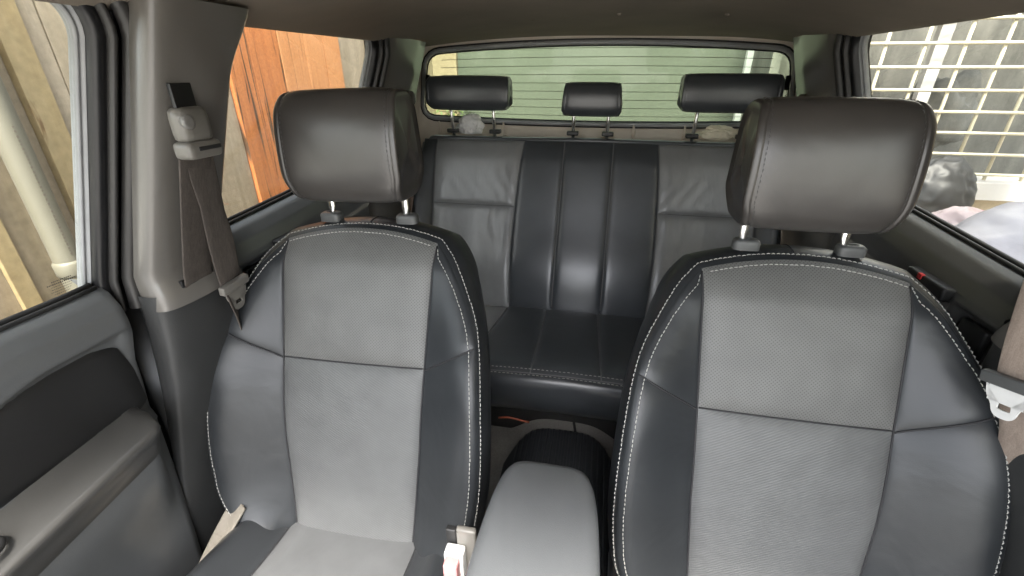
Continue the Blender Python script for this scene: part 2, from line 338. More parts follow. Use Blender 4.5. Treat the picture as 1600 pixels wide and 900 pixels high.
def make_headrest(par, w, zc, hgt, dtop, dbot, yf, tilt, taper=1.0, cx=0., botround=.25, m='head', rel0=(0, 0, 0), gus=.014, name='headrest'):
    """padded block: front cushion between two seams, domed side gussets"""
    th = np.linspace(0, 2*np.pi, 96, endpoint=False); c, s_ = np.cos(th), np.sin(th)
    e = 2/4.2; u = np.sign(c)*np.abs(c)**e; v = np.sign(s_)*np.abs(s_)**e     # u: front(-)/back(+), v: up
    dep = (dbot+dtop)/2+(dtop-dbot)/2*v
    Y = -(-u*.5-.5)*dep-.0; Y = (u*.5+.5)*dep-.010*(1-v**2)*(u < 0)*np.abs(u)+tilt*v*hgt/2; Z = v*hgt/2
    cyc, czc = Y.mean(), 0.
    xs = np.r_[np.linspace(0, 1, 34)]; X = (2*edgy(34)-1)
    rows = []; mbs = MB()
    def xmul(vv): return 1+(taper-1)*(.5-.5*vv)-.09*sm(-vv, 1-2*botround*1.6, 1.02)-.03*sm(vv, .7, 1.02)
    def ring(x, k, dome=0.):
        return np.stack([cx+x*w/2*xmul(v)+dome, yf+cyc+(Y-cyc)*k, zc+czc+(Z-czc)*k], 1)
    for x in X:
        k = .955+.045*pil((x+1)/2, 10)+.012*(1-x*x); rows.append(ring(x, k))
    G = np.array(rows)+np.array(rel0); mbs.grid(G, uv=G[..., [0, 2]], wrap=True)
    side = MB()
    for sg in (-1, 1):
        ks = [.955, .975, .972, .955, .92, .82, .65, .4, .15]; ds = [0, .0015, .004, .008, .0115, gus, gus+.002, gus+.003, gus+.003]
        g = np.array([ring(sg, k, sg*d) for k, d in zip(ks, ds)])+np.array(rel0)
        mbs.grid(g, uv=g[..., [0, 2]], wrap=True); mbs.fan(g[-1])
    h = mbs.build(name, m, par)
    st = MB()
    for sg in (-1, 1):
        k = .985; r1 = ring(sg*.955, k)+np.array(rel0); r1 = r1[38:68] if False else r1
        sel = [i for i in range(96) if u[i] < .3 or abs(v[i]) > .97]
        nn = np.stack([0*Y, Y-cyc, Z-czc], 1)
        order = sorted(range(96), key=lambda i: (th[i]) % (2*np.pi)); r2 = r1[order]; sr(h, r2, nn[order], L=.0045, gap=.003, r=.0006, m='seam_thread')
    return h
M['seam_thread'] = mat('grey_thread', (.10, .10, .10), .6)

def make_seat():
    s = thing('front_seat', (-.383, .55, .10), 'grey and black leather front seat', 'car seat', 'front seats')
    # --- backrest: side gusset, back shell, bolsters
    mb = MB()
    G = np.array([wall_pt(d) for d in (0, .0015, .003, .006, .010, .016, .024, .034, .045, .056, .068, .08, .09, .10, .11, .12, .128)])
    mb.grid(G, uv=G[..., [1, 2]])
    last = G[-1]; n = len(last)
    half = last[:n//2+1]; oth = last[::-1][:n//2+1]
    bk = np.array([half*(1-t)+oth*t+BK*(.018*math.sin(math.pi*t)) for t in np.linspace(0, 1, 13)]); mb.grid(bk)
    bot = G[:, 0]; bot2 = G[:, -1]; mb.grid(np.array([bot*(1-t)+bot2*t for t in np.linspace(0, 1, 8)]))
    zs = -.250
    for sg in (-1, 1):
        for lo, hi, a, b in ((0, iseam, -.60, zs), (iseam, len(OUT)-1, zs, -.02)):
            A, uv = bolster(None, None, lo, hi, a, b, sg); mb.grid(A, uv=uv)
    back = mb.build('backrest', 'dark', s)
    A, uv = centre(-.247, -.02, top=True); MB().grid(A, uv=uv).build('upper_panel', 'perf', back)
    A, uv = centre(-.60, -.247); MB().grid(A, uv=uv).build('lower_panel', 'twill', back)
    # thread: one row on the gusset, one on the face
    st = MB()
    w1 = wall_pt(.0075); nrm = L2W(PP[:, 0]+PN[:, 0], PY-.8, PP[:, 1]+PN[:, 1])-L2W(PP[:, 0], PY, PP[:, 1])
    sr(back, w1[8:-8]+.0006*nrm[8:-8], nrm[8:-8])
    inn = PP-PN*.0075; fy = PY-.0062; f1 = L2W(inn[:, 0], fy, inn[:, 1]); nf = np.tile(-BK, (len(PP), 1))
    # follow the real surface just inside the seam
    def face_row():
        pts = []
        for sg in (1,):
            pass
        a = .965; b = np.linspace(0, 1, 200)
        o = out_at(b, 0, len(OUT)-1); zi = np.where(b < iseam/(len(OUT)-1), -.60+(zs+.60)*b/(iseam/(len(OUT)-1)), zs+(-.02-zs)*(b-iseam/(len(OUT)-1))/(1-iseam/(len(OUT)-1)))
        xi = xin(zi); wdm = np.maximum(o[:, 0]-xi, .008); aa = 1-np.minimum(.0085/wdm, .5)
        x = xi*(1-aa)+o[:, 0]*aa; z = zi*(1-aa)+o[:, 1]*aa; wd = np.clip((o[:, 0]-xi)/.10, 0, 1)
        bb = np.where(b < iseam/(len(OUT)-1), b/(iseam/(len(OUT)-1)), (b-iseam/(len(OUT)-1))/(1-iseam/(len(OUT)-1)))
        y = ybase(z)-(.052*sm(aa, 0, 1)*ez(z)+.007*np.sin(np.pi*aa**.85)**1.1*wd*ez(z))-.0042*pil(aa, 10)*pil(bb, 14)*np.minimum(1, wd*3)
        return x, y, z
    x, y, z = face_row(); k = slice(10, 198)
    for sg in (1, -1):
        P = L2W(sg*x[k], y[k]-.0008, z[k]); sr(back, P, np.tile(-BK+np.array([sg*.3, 0, 0]), (len(P), 1)))
    t = np.linspace(-.97, .97, 80); zt = -.02+.024*(1-t*t)-.008; a_ = (t+1)/2
    yt = ybase(zt)-.006*(1-t**2)-.0075*pil(a_, 14)*pil(np.full_like(t, 1-.008/.25), 10)
    P = L2W(t*.151, yt-.0008, zt); sr(back, P, np.tile(-BK+UPV*.3, (len(P), 1)))
    # dark welts along the inner seams
    wl = MB()
    for sg in (-1, 1):
        zz = np.linspace(-.59, -.025, 90); P = L2W(sg*xin(zz), ybase(zz)-.0012, zz); wr(back, P, .0016)
        i = np.linspace(0, 1, 30); o = OUT[iseam]; xi = xin(zs)
        xx = xi*(1-i)+o[0]*i; z2 = zs*(1-i)+o[1]*i; wdv = min(1, (o[0]-xi)/.10)
        y2 = ybase(z2)-(.052*sm(i, 0, 1)*ez(z2)+.007*np.sin(np.pi*i**.85)**1.1*wdv*ez(z2))
        wr(back, L2W(sg*xx, y2-.0008, z2), .0016)
    t = np.linspace(.98, -.98, 60)
    wr(back, L2W(t*.142, np.full(60, ybase(-.247))-.006*(1-t*t)-.0012, np.full(60, -.247)), .0014)
    # seam across the top gusset
    P = [wall_pt(d)[len(PP)//2-2]+UPV*.0004 for d in np.linspace(.004, .09, 14)]; wr(back, P, .0010)
    # --- headrest, posts, guides
    h = make_headrest(s, .190, .962, .182, .085, .115, .140, .10, taper=1.03, cx=.008, gus=.007, botround=.18)
    for sg in (-1, 1):
        MB().tube([(sg*.076, .215, .800), (sg*.076, .222, .845), (sg*.076, .226, .90)], .0062, n=20).build('headrest_post', 'chrome', h)
    for sg in (-1, 1):
        g = MB(); yy, zz = .2195, .8235
        th = np.linspace(0, 2*np.pi, 40, endpoint=False); e = .55
        cx_, sy_ = np.sign(np.cos(th))*np.abs(np.cos(th))**e, np.sign(np.sin(th))*np.abs(np.sin(th))**e
        rows = []
        for k, hh in ((1, -.006), (1, .0), (1.0, .005), (.94, .0085), (.82, .0105), (.5, .0115), (.36, .0115), (.36, .004)):
            rows.append(np.stack([sg*.076+sg*.003+cx_*.021*k, yy+sy_*.013*k, zz+hh+0*th], 1))
        g.grid(np.array(rows), wrap=True); g.fan(rows[-1]); g.build('post_guide', 'guide', s)
    # --- cushion
    def cush(x, yy):                               # world-style relative coords; y from hinge forward (negative)
        t = np.clip((-.03-yy)/.50, 0, 1)
        zc_ = .268+.055*sm(t, 0, .9)-.03*sm(t, .93, 1.08)
        ax = np.abs(x); wing = .035*np.exp(-((ax-.195)/.035)**2)
        edge = .055*sm(ax, .222, .262)
        return zc_+wing-edge+.022*sm(-yy, -.1, .05)*0
    def patch(x0, x1, x0f, x1f, y0, y1, h, na=40, nb=70):
        a = edgy(na)[None, :]; b = edgy(nb)[:, None]; yy = y0+(y1-y0)*b
        x = (x0+(x0f-x0)*b)*(1-a)+(x1+(x1f-x1)*b)*a
        z = cush(x, yy)+h*pil(a, 12)*pil(b, 20)
        yy = np.broadcast_to(yy, x.shape)
        return np.stack([x, yy, z], -1), np.stack([x, yy], -1)
    cb = MB()
    for q in ((-.235, -.132, -.250, -.135, .04, -.50, .008), (.132, .235, .135, .250, .04, -.50, .008)):
        A, uv = patch(*q); cb.grid(A, uv=uv)
    # skirt
    yy = np.linspace(.04, -.50, 60)
    for sg in (-1, 1):
        xe = sg*(.235+.015*(.04-yy)/.54); ze = cush(xe, yy)
        rows = [np.stack([xe+sg*o, yy, ze-d], 1) for o, d in ((0, 0), (.008, .002), (.014, .010), (.016, .03), (.012, .08), (.004, .13))]
        cb.grid(np.array(rows))
    xs = np.linspace(-.25, .25, 60); zf = cush(xs, np.full(60, -.50))
    cb.grid(np.array([np.stack([xs, np.full(60, -.50-o), zf-d], 1) for o, d in ((0, 0), (.012, .006), (.02, .02), (.022, .05), (.01, .12))]))
    cu = cb.build('cushion', 'dark_soft', s)
    A, uv = patch(-.132, .132, -.135, .135, .04, -.50, .008, na=60); MB().grid(A, uv=uv).build('centre_panel', 'grey', cu)
    st = MB(); wl = MB()
    for sg in (-1, 1):
        xx = sg*(.132+.003*(.04-yy)/.54); wr(cu, np.stack([xx, yy, cush(xx, yy)+.001], 1), .0016)
        for o in (.000, .010):
            xe = sg*(.232+.015*(.04-yy)/.54+o); sr(cu, np.stack([xe, yy, cush(xe, yy)+.0065-o*.6+(.0 if o else .001)], 1), np.tile([sg*.5, 0, 1.], (60, 1)))
    # base and rails
    b = MB().box((-.20, -.42, .06), (.20, .06, .19)); b.build('seat_base', 'guide_dark', s, bevel=.01)
    for sg in (-1, 1): MB().box((sg*.17-.02, -.45, .0), (sg*.17+.02, .12, .06)).build('seat_rail', 'guide_dark', s, bevel=.004)
    # pale fabric flap at the outer hinge
    fl = MB(); rows = []
    for i, (px, py, pz, wv) in enumerate([(-.213, -.072, .338, .019), (-.232, -.11, .298, .017), (-.25, -.155, .258, .010)]):
        rows.append([(px-wv, py, pz), (px-wv*.3, py+.006, pz+.004), (px+wv*.4, py+.003, pz+.004), (px+wv, py-.004, pz)])
    G = np.array([cr(r, 14) for r in rows]); G = np.array([cr(G[:, j], 24) for j in range(14)]).transpose(1, 0, 2)
    fl.grid(G); o = fl.build('side_flap', 'beigecloth', s); md = o.modifiers.new('thick', 'SOLIDIFY'); md.thickness = .004
    return s
seatL = make_seat()
seatL['label'] = 'grey and black leather front seat beside the side window with the orange planks'
seatR = copy_tree(seatL); seatL.rotation_euler.y = -.03; seatL.location.x += .019
for o in seatR.children:
    if o.name.startswith('headrest'): o.location.x += .009
seatR.location = (.370, .55, .093); seatR.scale = (-1, 1, 1)
seatR['label'] = 'larger, nearer front seat, grey and black leather, beside the window showing a cream grille'

# ================================================================== REAR SEAT
rs = thing('rear_bench_seat', (0, 1.40, .12), 'full width black and grey leather rear bench seat under the rear window', 'bench seat')
AR = R(20.4); RU = np.array([0, math.sin(AR), math.cos(AR)]); RB = np.array([0, math.cos(AR), -math.sin(AR)])
RO = np.array([0, 1.420, .420])-np.array(rs.location)
def RW(x, d, z):
    x, d, z = np.broadcast_arrays(np.asarray(x, float), d, z); return RO+x[..., None]*np.array([1, 0, 0])+d[..., None]*RB+z[..., None]*RU
def rback(x, z):                                   # shape of the bench back (negative = forward)
    x = np.asarray(x, float); z = np.asarray(z, float)
    y = -.018*np.exp(-((z-.12)/.13)**2)+.016*sm(z, .50, .60)
    y = y+.020*np.exp(-((np.abs(x)-.40)/.10)**2)*np.exp(-((z-.2)/.22)**2)-.012*np.exp(-(x/.2)**2)
    y = y-.03*sm(np.abs(x), .53, .60)*sm(z, .62, .3)
    return y
def rpatch(xb0, xb1, xt0, xt1, z0, z1, h=.008, na=34, nb=60, xm=None, top=0.):
    a = edgy(na)[None, :]; b = edgy(nb)[:, None]; Z = z0+(z1-z0)*b; q = Z/.575
    def xl(bt, tp, mid): return bt+(tp-bt)*q+(mid*4*q*(1-q))
    x = xl(xb0, xt0, 0 if xm is None else xm[0])*(1-a)+xl(xb1, xt1, 0 if xm is None else xm[1])*a
    Z = Z+top*a*b+0*x; y = rback(x, Z)-h*pil(a, 12)*pil(b, 18)
    return RW(x, y, Z), np.stack([x, Z], -1)
H = .575; ZS = .345
SE = [(-.635, -.600), (-.545, -.552), (-.243, -.228), (-.088, -.086), (.082, .080), (.236, .228), (.545, .552), (.635, .600)]
mid = [0, 0, -.014, 0, 0, .014, 0, 0]
rb = MB()
for i in (0, 2, 3, 4, 6):
    A, uv = rpatch(SE[i][0], SE[i+1][0], SE[i][1], SE[i+1][1], -.02, H, xm=(mid[i], mid[i+1])); rb.grid(A, uv=uv)
# top rim and back
xs = np.linspace(-.612, .612, 120); cor = -.05*sm(np.abs(xs), .575, .612)
rim = []
for d, u in ((0, 0), (-.003, .003), (-.002, .009), (.006, .015), (.02, .019), (.045, .02), (.07, .018), (.085, .005), (.09, -.03), (.09, -.5)):
    rim.append(RW(xs, rback(xs, np.full(120, H))+d, H+u+cor*(u > -.1)))
rb.grid(np.array(rim))
for sg in (-1, 1):
    zz = np.linspace(-.02, H-.012, 40); xe = sg*(.635-.035*zz/H)
    rb.grid(np.array([RW(xe+sg*o, rback(xe, zz)+d, zz) for o, d in ((0, 0), (.006, .004), (.012, .015), (.014, .04), (.008, .085))]))
rbk = rb.build('backrest', 'rear', rs)
for i in (1, 5):
    for z0, z1, nm in ((ZS, H, 'upper_panel'), (-.02, ZS, 'lower_panel')):
        A, uv = rpatch(SE[i][0], SE[i+1][0], SE[i][1], SE[i+1][1], z0, z1, xm=(mid[i], mid[i+1]), h=.010)
        # gathers in the loose leather next to the seam
        x = uv[..., 0]; z = uv[..., 1]; cxx = (SE[2][0] if i == 1 else SE[5][0]); sg = 1 if i == 1 else -1
        dist = np.abs(x-cxx); amp = .0026*np.exp(-((z-ZS)/.10)**2)*np.exp(-dist/.16)
        wv = np.sin((x*130*sg+z*38)+2*np.sin(z*30))
        A = A-RB*(amp*wv)[..., None]*pil((x-SE[i][0])/(SE[i+1][0]-SE[i][0]+1e-9), 6).clip(0, 1)[..., None]
        MB().grid(A, uv=uv).build(nm, 'rear_grey', rbk)
wl = MB()
for i in range(1, 7):
    zz = np.linspace(0, H-.002, 60); q = zz/H; xx = SE[i][0]+(SE[i][1]-SE[i][0])*q+mid[i]*4*q*(1-q)
    wr(rbk, RW(xx, rback(xx, zz)-.0015, zz), .0018, m='seam_rear')
for i in (1, 5):
    q = ZS/H; a0 = SE[i][0]+(SE[i][1]-SE[i][0])*q+mid[i]*4*q*(1-q); a1 = SE[i+1][0]+(SE[i+1][1]-SE[i+1][0])*q+mid[i+1]*4*q*(1-q)
    xx = np.linspace(a0, a1, 30); wr(rbk, RW(xx, rback(xx, np.full(30, ZS))-.0015, np.full(30, ZS)), .0018, m='seam_rear')
# cushion
def rcz(x, yy):                                    # yy: relative y of thing, rear .04 .. front -.40
    t = (.03-yy)/.43
    return .282+.018*t-.012*sm(t, .90, 1.02)+.006*np.exp(-(x/.2)**2)-.05*sm(np.abs(x), .60, .66)+.015*np.exp(-((np.abs(x)-.4)/.12)**2)*-1
rc = MB(); YR, YF = .045, -.385
SC = [(-.66, -.66), (-.243, -.300), (-.103, -.104), (.074, .092), (.243, .300), (.66, .66)]
def cpatch(i, h=.008, na=34, nb=60):
    a = edgy(na)[None, :]; b = edgy(nb)[:, None]; yy = YR+(YF-YR)*b
    bow = .012*np.sin(np.pi*b)*(1 if i < 2 else -1)
    e0 = SC[i][0]+(SC[i][1]-SC[i][0])*b; e1 = SC[i+1][0]+(SC[i+1][1]-SC[i+1][0])*b
    x = e0*(1-a)+e1*a; z = rcz(x, yy+0*x)+h*pil(a, 14)*pil(b, 16); return np.stack([x, yy+0*x, z], -1), np.stack([x, yy+0*x], -1)
for i in (1, 2, 3):
    A, uv = cpatch(i); rc.grid(A, uv=uv)
xs = np.linspace(-.66, .66, 100); zf = rcz(xs, np.full(100, YF))
rc.grid(np.array([np.stack([xs, np.full(100, YF-o)+.02*(xs/.6)**2*0, zf-d], 1) for o, d in ((0, 0), (.002, -.001), (.007, -.001), (.014, .003), (.022, .012), (.026, .03), (.024, .07), (.012, .11), (-.01, .14), (-.05, .15), (-.3, .15))]))
rcu = rc.build('cushion', 'rear', rs)
for i in (0, 4):
    A, uv = cpatch(i); MB().grid(A, uv=uv).build('side_panel', 'rear_grey', rcu)
wl = MB(); st = MB()
for i in (1, 2, 3, 4):
    b = np.linspace(0, 1, 50); yy = YR+(YF-YR)*b; xx = SC[i][0]+(SC[i][1]-SC[i][0])*b; wr(rcu, np.stack([xx, yy, rcz(xx, yy)+.002], 1), .0018, m='seam_rear')
wr(rcu, np.stack([xs, np.full(100, YF-.001), zf+.001], 1), .0016, m='seam_rear')
for o, d in ((.010, .0078), (-.010, .0012)):
    x2 = np.linspace(-.62, .62, 200); sr(rcu, np.stack([x2, np.full(200, YF+o), rcz(x2, np.full(200, YF))+(.0072 if o > 0 else .0018)], 1), np.tile([0, -.4, 1.], (200, 1)), L=.008, gap=.004, r=.0011)
MB().box((-.60, -.30, .0), (.60, .25, .13)).build('seat_base', 'guide_dark', rs, bevel=.01)
# headrests (parts of the bench)
rl = rs.location
for cx, w, zc, hg, yf, tp, dx in ((-.418, .262, 1.110, .108, 1.575, 1.0, .077), (-.003, .158, 1.094, .104, 1.585, 1.10, .058), (.412, .262, 1.116, .112, 1.575, 1.0, .077)):
    h = make_headrest(rs, w, zc-rl[2], hg, .062, .085, yf-rl[1], .05, taper=tp, cx=cx, gus=.010, botround=.12, m='rear')
    for sg in (-1, 1):
        MB().tube([(cx+sg*dx, 1.655-rl[1], .955-rl[2]), (cx+sg*dx, 1.640-rl[1], 1.02-rl[2]), (cx+sg*dx, 1.628-rl[1], 1.09-rl[2])], .0058, n=16).build('headrest_post', 'chrome', h)
        rbox('post_guide', (.040, .026, .014), 'guide_dark', rs, bevel=.004, Mx=Matrix.Translation((cx+sg*(dx+.002), 1.652-rl[1], .983-rl[2])))

# ================================================================== CABIN
# half width of the side glass at height z; everything inside it is measured inwards from there
def gx(z): return .70-.3333*np.maximum(np.asarray(z, float)-.89, 0)
car = thing('car_cabin', (0, .9, .10), 'brown headliner, pillars, floor and tinted rear window of the cab around the seats', 'car')
# headliner
def roofz(x, y):
    ax = np.abs(x); zc = 1.305-.020*sm(y, 1.2, 1.82)
    ze = 1.247+.004*sm(y, 1.3, 1.8); hw = .575+.10*sm(y, 1.32, 1.80)
    return zc-(zc-ze)*(ax/hw)**3.2
ys = np.linspace(-.06, 1.83, 90)[:, None]; xa = np.linspace(-1, 1, 81)[None, :]
X = (.572+.10*sm(ys, 1.32, 1.80))*xa; Y = ys+0*xa; G = np.stack([X, Y, roofz(X, Y)+.0015*np.sin(X*9+Y*5)], -1)
hl = MB().grid(G)
for sg in (0, -1):
    e = G[:, sg]; s1 = -1 if sg == 0 else 1
    hl.grid(np.array([e, e+np.array([s1*.004, 0, .003]), e+np.array([s1*.006, 0, .010]), e+np.array([s1*.006, 0, .03])]))
fr = G[0]; hl.grid(np.array([fr, fr+np.array([0, -.012, .004]), fr+np.array([0, -.018, .02])]))
hlo = hl.build('headliner', 'roof', car.__class__ and None); rel_m = hlo
def into(o, par):                                  # parent a mesh built in world space
    me = o.data; me.transform(Matrix.Translation(-Vector(par.location))); o.parent = par; o.matrix_parent_inverse = Matrix.Identity(4); return o
into(hlo, car)
# outer roof skin
X2 = np.linspace(-.72, .72, 61)[None, :]; Z2 = 1.345-.055*(np.abs(X2)/.70)**4; ys2 = np.linspace(-.10, 1.92, 20)[:, None]
sk = MB().grid(np.stack([X2+0*ys2, ys2+0*X2, Z2+0*ys2], -1)); sk.grid(np.stack([X2+0*ys2, ys2+0*X2, Z2+.01+0*ys2], -1))
sk.box((-.66, 1.90, 1.28), (.66, 1.925, 1.33)); into(sk.build('roof_skin', 'white'), car)
# A small screw covers / marks in headliner
for x, y in ((-.165, 1.36), (.055, 1.30), (.30, 1.28)):
    z = roofz(x, y)-.0005; dm = MB().tube([(x, y, z+.002), (x, y, z-.002), (x, y, z-.003)], [.006, .005, .001], n=12, ref=(1, 0, 0)); into(dm.build('headliner_clip', 'roof'), car)

# rear wall with the window opening
def rw_outline(k=0., n=160):                       # k: outset
    pts = []
    L0, L1, Bz, Tz, r = .668, .628, 1.004, 1.262, .055
    C4 = [(-L0, Bz+.012), (L0, Bz+.012), (L1, Tz-.028), (-L1, Tz-.028)]
    cen = np.array([0, 1.13]); P = []
    for i in range(4):
        p = np.array(C4[i]); a = np.array(C4[i-1]); b = np.array(C4[(i+1) % 4])
        u = (a-p)/np.linalg.norm(a-p); v = (b-p)/np.linalg.norm(b-p)
        for t in np.linspace(0, 1, 12): P.append(p+u*r*(1-t)**2+v*r*t**2)
    P = np.array(P); P = np.vstack([P, P[:1]])
    d = np.r_[0, np.cumsum(np.linalg.norm(np.diff(P, axis=0), axis=1))]; t = np.linspace(0, d[-1], n, endpoint=False)
    Q = np.stack([np.interp(t, d, P[:, 0]), np.interp(t, d, P[:, 1])], 1)
    bow = (1-(Q[:, 0]/.67)**2); Q[:, 1] += np.where(Q[:, 1] > 1.13, .030*bow, -.014*bow)
    T = np.roll(Q, -1, 0)-np.roll(Q, 1, 0); T /= np.linalg.norm(T, axis=1)[:, None]
    return Q+np.stack([T[:, 1], -T[:, 0]], 1)*k
RWY = 1.815
def rwy(z): return RWY-.10*(z-1.0)
def rw3(Q, d=0): return np.stack([Q[:, 0], rwy(Q[:, 1])+d, Q[:, 1]], 1)
w0 = rw_outline(.012)
ang = np.linspace(0, 1, 160, endpoint=False)
outer = np.stack([np.clip(w0[:, 0]*1.6, -.72, .72), np.clip(1.13+(w0[:, 1]-1.13)*6, .50, 1.35)], 1)
outer[:, 0] = np.where(np.abs(w0[:, 1]-1.13) < .09, np.sign(w0[:, 0])*.72, outer[:, 0])
rwall = MB()
ringrows = [rw3(w0*(1-t)+outer*t, -.02*math.sin(min(1, t*6)*math.pi/2)) for t in (0, .03, .08, .15, .3, .6, 1)]
rwall.grid(np.array([rw3(w0, .02)]+ringrows), wrap=True)
into(rwall.build('rear_wall_trim', 'trim_rear'), car)
# little pressed ribs in the panel below the window
for x in (-.60, -.34, .15, .33):
    rib = MB().tube([(x, RWY-.020, .94), (x+.002, RWY-.0215, .97), (x, RWY-.020, 1.0)], [.004, .007, .003], n=10); into(rib.build('panel_rib', 'trim_rear'), car)
gl = MB(); q = rw_outline(.004)
for d in (-.004, .0): gl.fan(rw3(q, d), c=(0, rwy(1.13)+d, 1.13))
gl.grid(np.array([rw3(q, -.004), rw3(q, 0)]), wrap=True)
rwin = into(gl.build('rear_window', 'glass_rear', smooth=False), car)
def sub(o, par, top):                              # sub-part from world space
    o.data.transform(Matrix.Translation(-Vector(top.location))); o.parent = par; o.matrix_parent_inverse = Matrix.Identity(4); return o
sub(MB().tube(rw3(rw_outline(.0125), -.006), .0045, n=10, closed=True, ref=(0, 1, 0)).build('window_seal', 'rubber'), rwin, car)
sub(MB().tube(rw3(rw_outline(-.006), -.006), .0030, n=8, closed=True, ref=(0, 1, 0)).build('inner_seal', 'rubber'), rwin, car)
sub(MB().tube(rw3(rw_outline(.0035), -.010), .0075, n=10, closed=True, ref=(0, 1, 0)).build('window_bead', 'channel'), rwin, car)
df = MB()
for i in range(9):
    z = 1.035+i*.0255
    x = np.linspace(-.60+.010*i*.4, .60-.010*i*.4, 40); zz = z+(z-1.12)*.10*(1-(x/.6)**2)
    df.tube(np.stack([x, rwy(zz)-.0052, zz], 1), .00095, n=5)
sub(df.build('defroster_wires', 'wire'), rwin, car)
for sg in (-1, 1):
    t = MB().box((sg*.632-.008, rwy(1.14)-.014, 1.120), (sg*.632+.008, rwy(1.14)-.005, 1.165)); t.tube([(sg*.634, rwy(1.1)-.012, 1.125), (sg*.638, rwy(1.1)-.014, 1.10), (sg*.628, rwy(1.08)-.012, 1.085), (sg*.64, rwy(1.07)-.012, 1.065)], .002, n=6)
    sub(t.build('defroster_terminal', 'black', bevel=0), rwin, car)

def sweep_z(prof, zs, yshift, sg, mb, xoff=None, y0=0):
    """profile [(y, inward offset)] swept up the side at the given heights"""
    rows = []
    for z in zs:
        p = np.array(prof); y = p[:, 0]+yshift(z); o = p[:, 1]*(1 if xoff is None else 1)+(0 if xoff is None else xoff(z))
        rows.append(np.stack([sg*(gx(z)-o), y+y0, np.full(len(y), z)], 1))
    mb.grid(np.array(rows))
# --- B pillars: upper beige cover, lower grey cover
for sg in (-1, 1):
    pr = cr([(.560, .004), (.537, .026), (.529, .046), (.528, .062), (.534, .075), (.552, .083), (.590, .086), (.630, .083), (.647, .070), (.652, .045), (.654, .0)], 50)
    mb = MB(); rows = []
    for z in np.linspace(.835, 1.262, 40):
        p = pr.copy(); t = (p[:, 0]-.53)/.12
        p[:, 0] += .085*(z-1.11)+np.clip(t, 0, 1)*(.03*sm(z, 1.17, 1.27)+.035*sm(-z, -.93, -.82)+.02)
        rows.append(np.stack([sg*(gx(z)-p[:, 1]*(1+.15*sm(-z, -.9, -.84))), p[:, 0], np.full(50, z)], 1))
    mb.grid(np.array(rows)); o = into(mb.build('pillar_cover', 'trim'), car)
    mb = MB(); rows = []
    for z in np.linspace(.860, .11, 50):
        p = pr.copy(); t = np.clip((p[:, 0]-.53)/.12, 0, 1); w = sm(-z, -.86, -.3)
        p[:, 0] += .085*(z-1.11)*.35-.016-.05*w*(1-t)+t*(.055+.10*w)
        rows.append(np.stack([sg*(.705-p[:, 1]*(1.12-.70*w)), p[:, 0], np.full(50, z-.0)], 1))
    mb.grid(np.array(rows)); into(mb.build('lower_pillar_cover', 'door_dark'), car)
    into(MB().box((sg*.722-.02, .497, .05), (sg*.722+.02, .75, .875)).build('pillar_core', 'black'), car)
    mb = MB(); sweep_z([(.515, -.035), (.537, -.004), (.553, .012), (.565, .0), (.62, -.035)], np.linspace(.85, 1.27, 14), lambda z: .085*(z-1.11), sg, mb); into(mb.build('pillar_inner', 'black'), car)
    # slot for belt
    into(MB().box((sg*.610-.006, .540, .862), (sg*.610+.004, .604, .874)).build('belt_slot', 'black', bevel=.001), car)
    # height adjuster slot
    x = sg*(gx(1.15)-.0875)
    ad = MB().box((x-.003, .548, 1.075), (x+.003, .582, 1.165)); into(ad.build('adjuster_slot', 'black', bevel=.001), car)
    # --- C pillar and rear quarter trim
    rows = []
    for y, o_ in ((1.292, .000), (1.290, .012), (1.292, .028), (1.300, .037), (1.32, .041), (1.37, .044), (1.45, .046), (1.55, .050), (1.65, .056), (1.72, .058), (1.78, .05), (1.83, .045)):
        z = np.linspace(.50, 1.262, 40); wq = float(sm(y, 1.50, 1.79)); rows.append(np.stack([sg*((gx(z)-o_)*(1-wq)+.705*wq), y+.03*(z-1.11), z], 1))
    into(MB().grid(np.array(rows)).build('rear_pillar_cover', 'trim'), car)
    # belt guide button on it
    bx, by, bz = sg*(gx(1.1)-.052), 1.462, 1.10
    b = MB().tube([(bx, by, bz), (bx-sg*.012, by, bz), (bx-sg*.018, by, bz), (bx-sg*.021, by, bz)], [.022, .022, .017, .004], n=24, ref=(0, 0, 1))
    b.tube([(bx-sg*.006, by+.004, bz-.015), (bx-sg*.01, by+.012, bz-.05)], .006, n=10); into(b.build('coat_hook', 'trim'), car)
    # sill: black gap beside the seats
    into(MB().box((sg*.72-.03, -.6, .05), (sg*.72+.03, 1.85, .30)).build('sill', 'black', bevel=.004), car)

# floor, tunnel
xs = np.linspace(-.72, .72, 90)[None, :]; ys = np.linspace(-.7, 1.85, 120)[:, None]
fz = .115+.075*np.exp(-(xs/.15)**4)*(1-.2*sm(ys, .9, 1.4))+.20*sm(ys, 1.14, 1.22)*0+.003*np.sin(xs*23+ys*11)*np.sin(ys*17)
into(MB().grid(np.stack([xs+0*ys, ys+0*xs, fz+0*xs], -1)).build('floor_covering', 'carpet'), car)
fs = MB(); y = np.linspace(.98, 1.22, 20)
def floorz(x, y): return .115+.075*math.exp(-(x/.15)**4)*(1-.2*float(sm(y, .9, 1.4)))+.003*math.sin(x*23+y*11)*math.sin(y*17)
fs.tube([(.035+.02*math.sin(v*9), v, floorz(.035, v)+.001) for v in y], .004, n=6); 
fs.tube([(v, 1.14+.01*math.sin(v*12), floorz(v, 1.14)+.001) for v in np.linspace(-.3, .3, 30)], .002, n=6); into(fs.build('floor_seam', 'seam'), car)

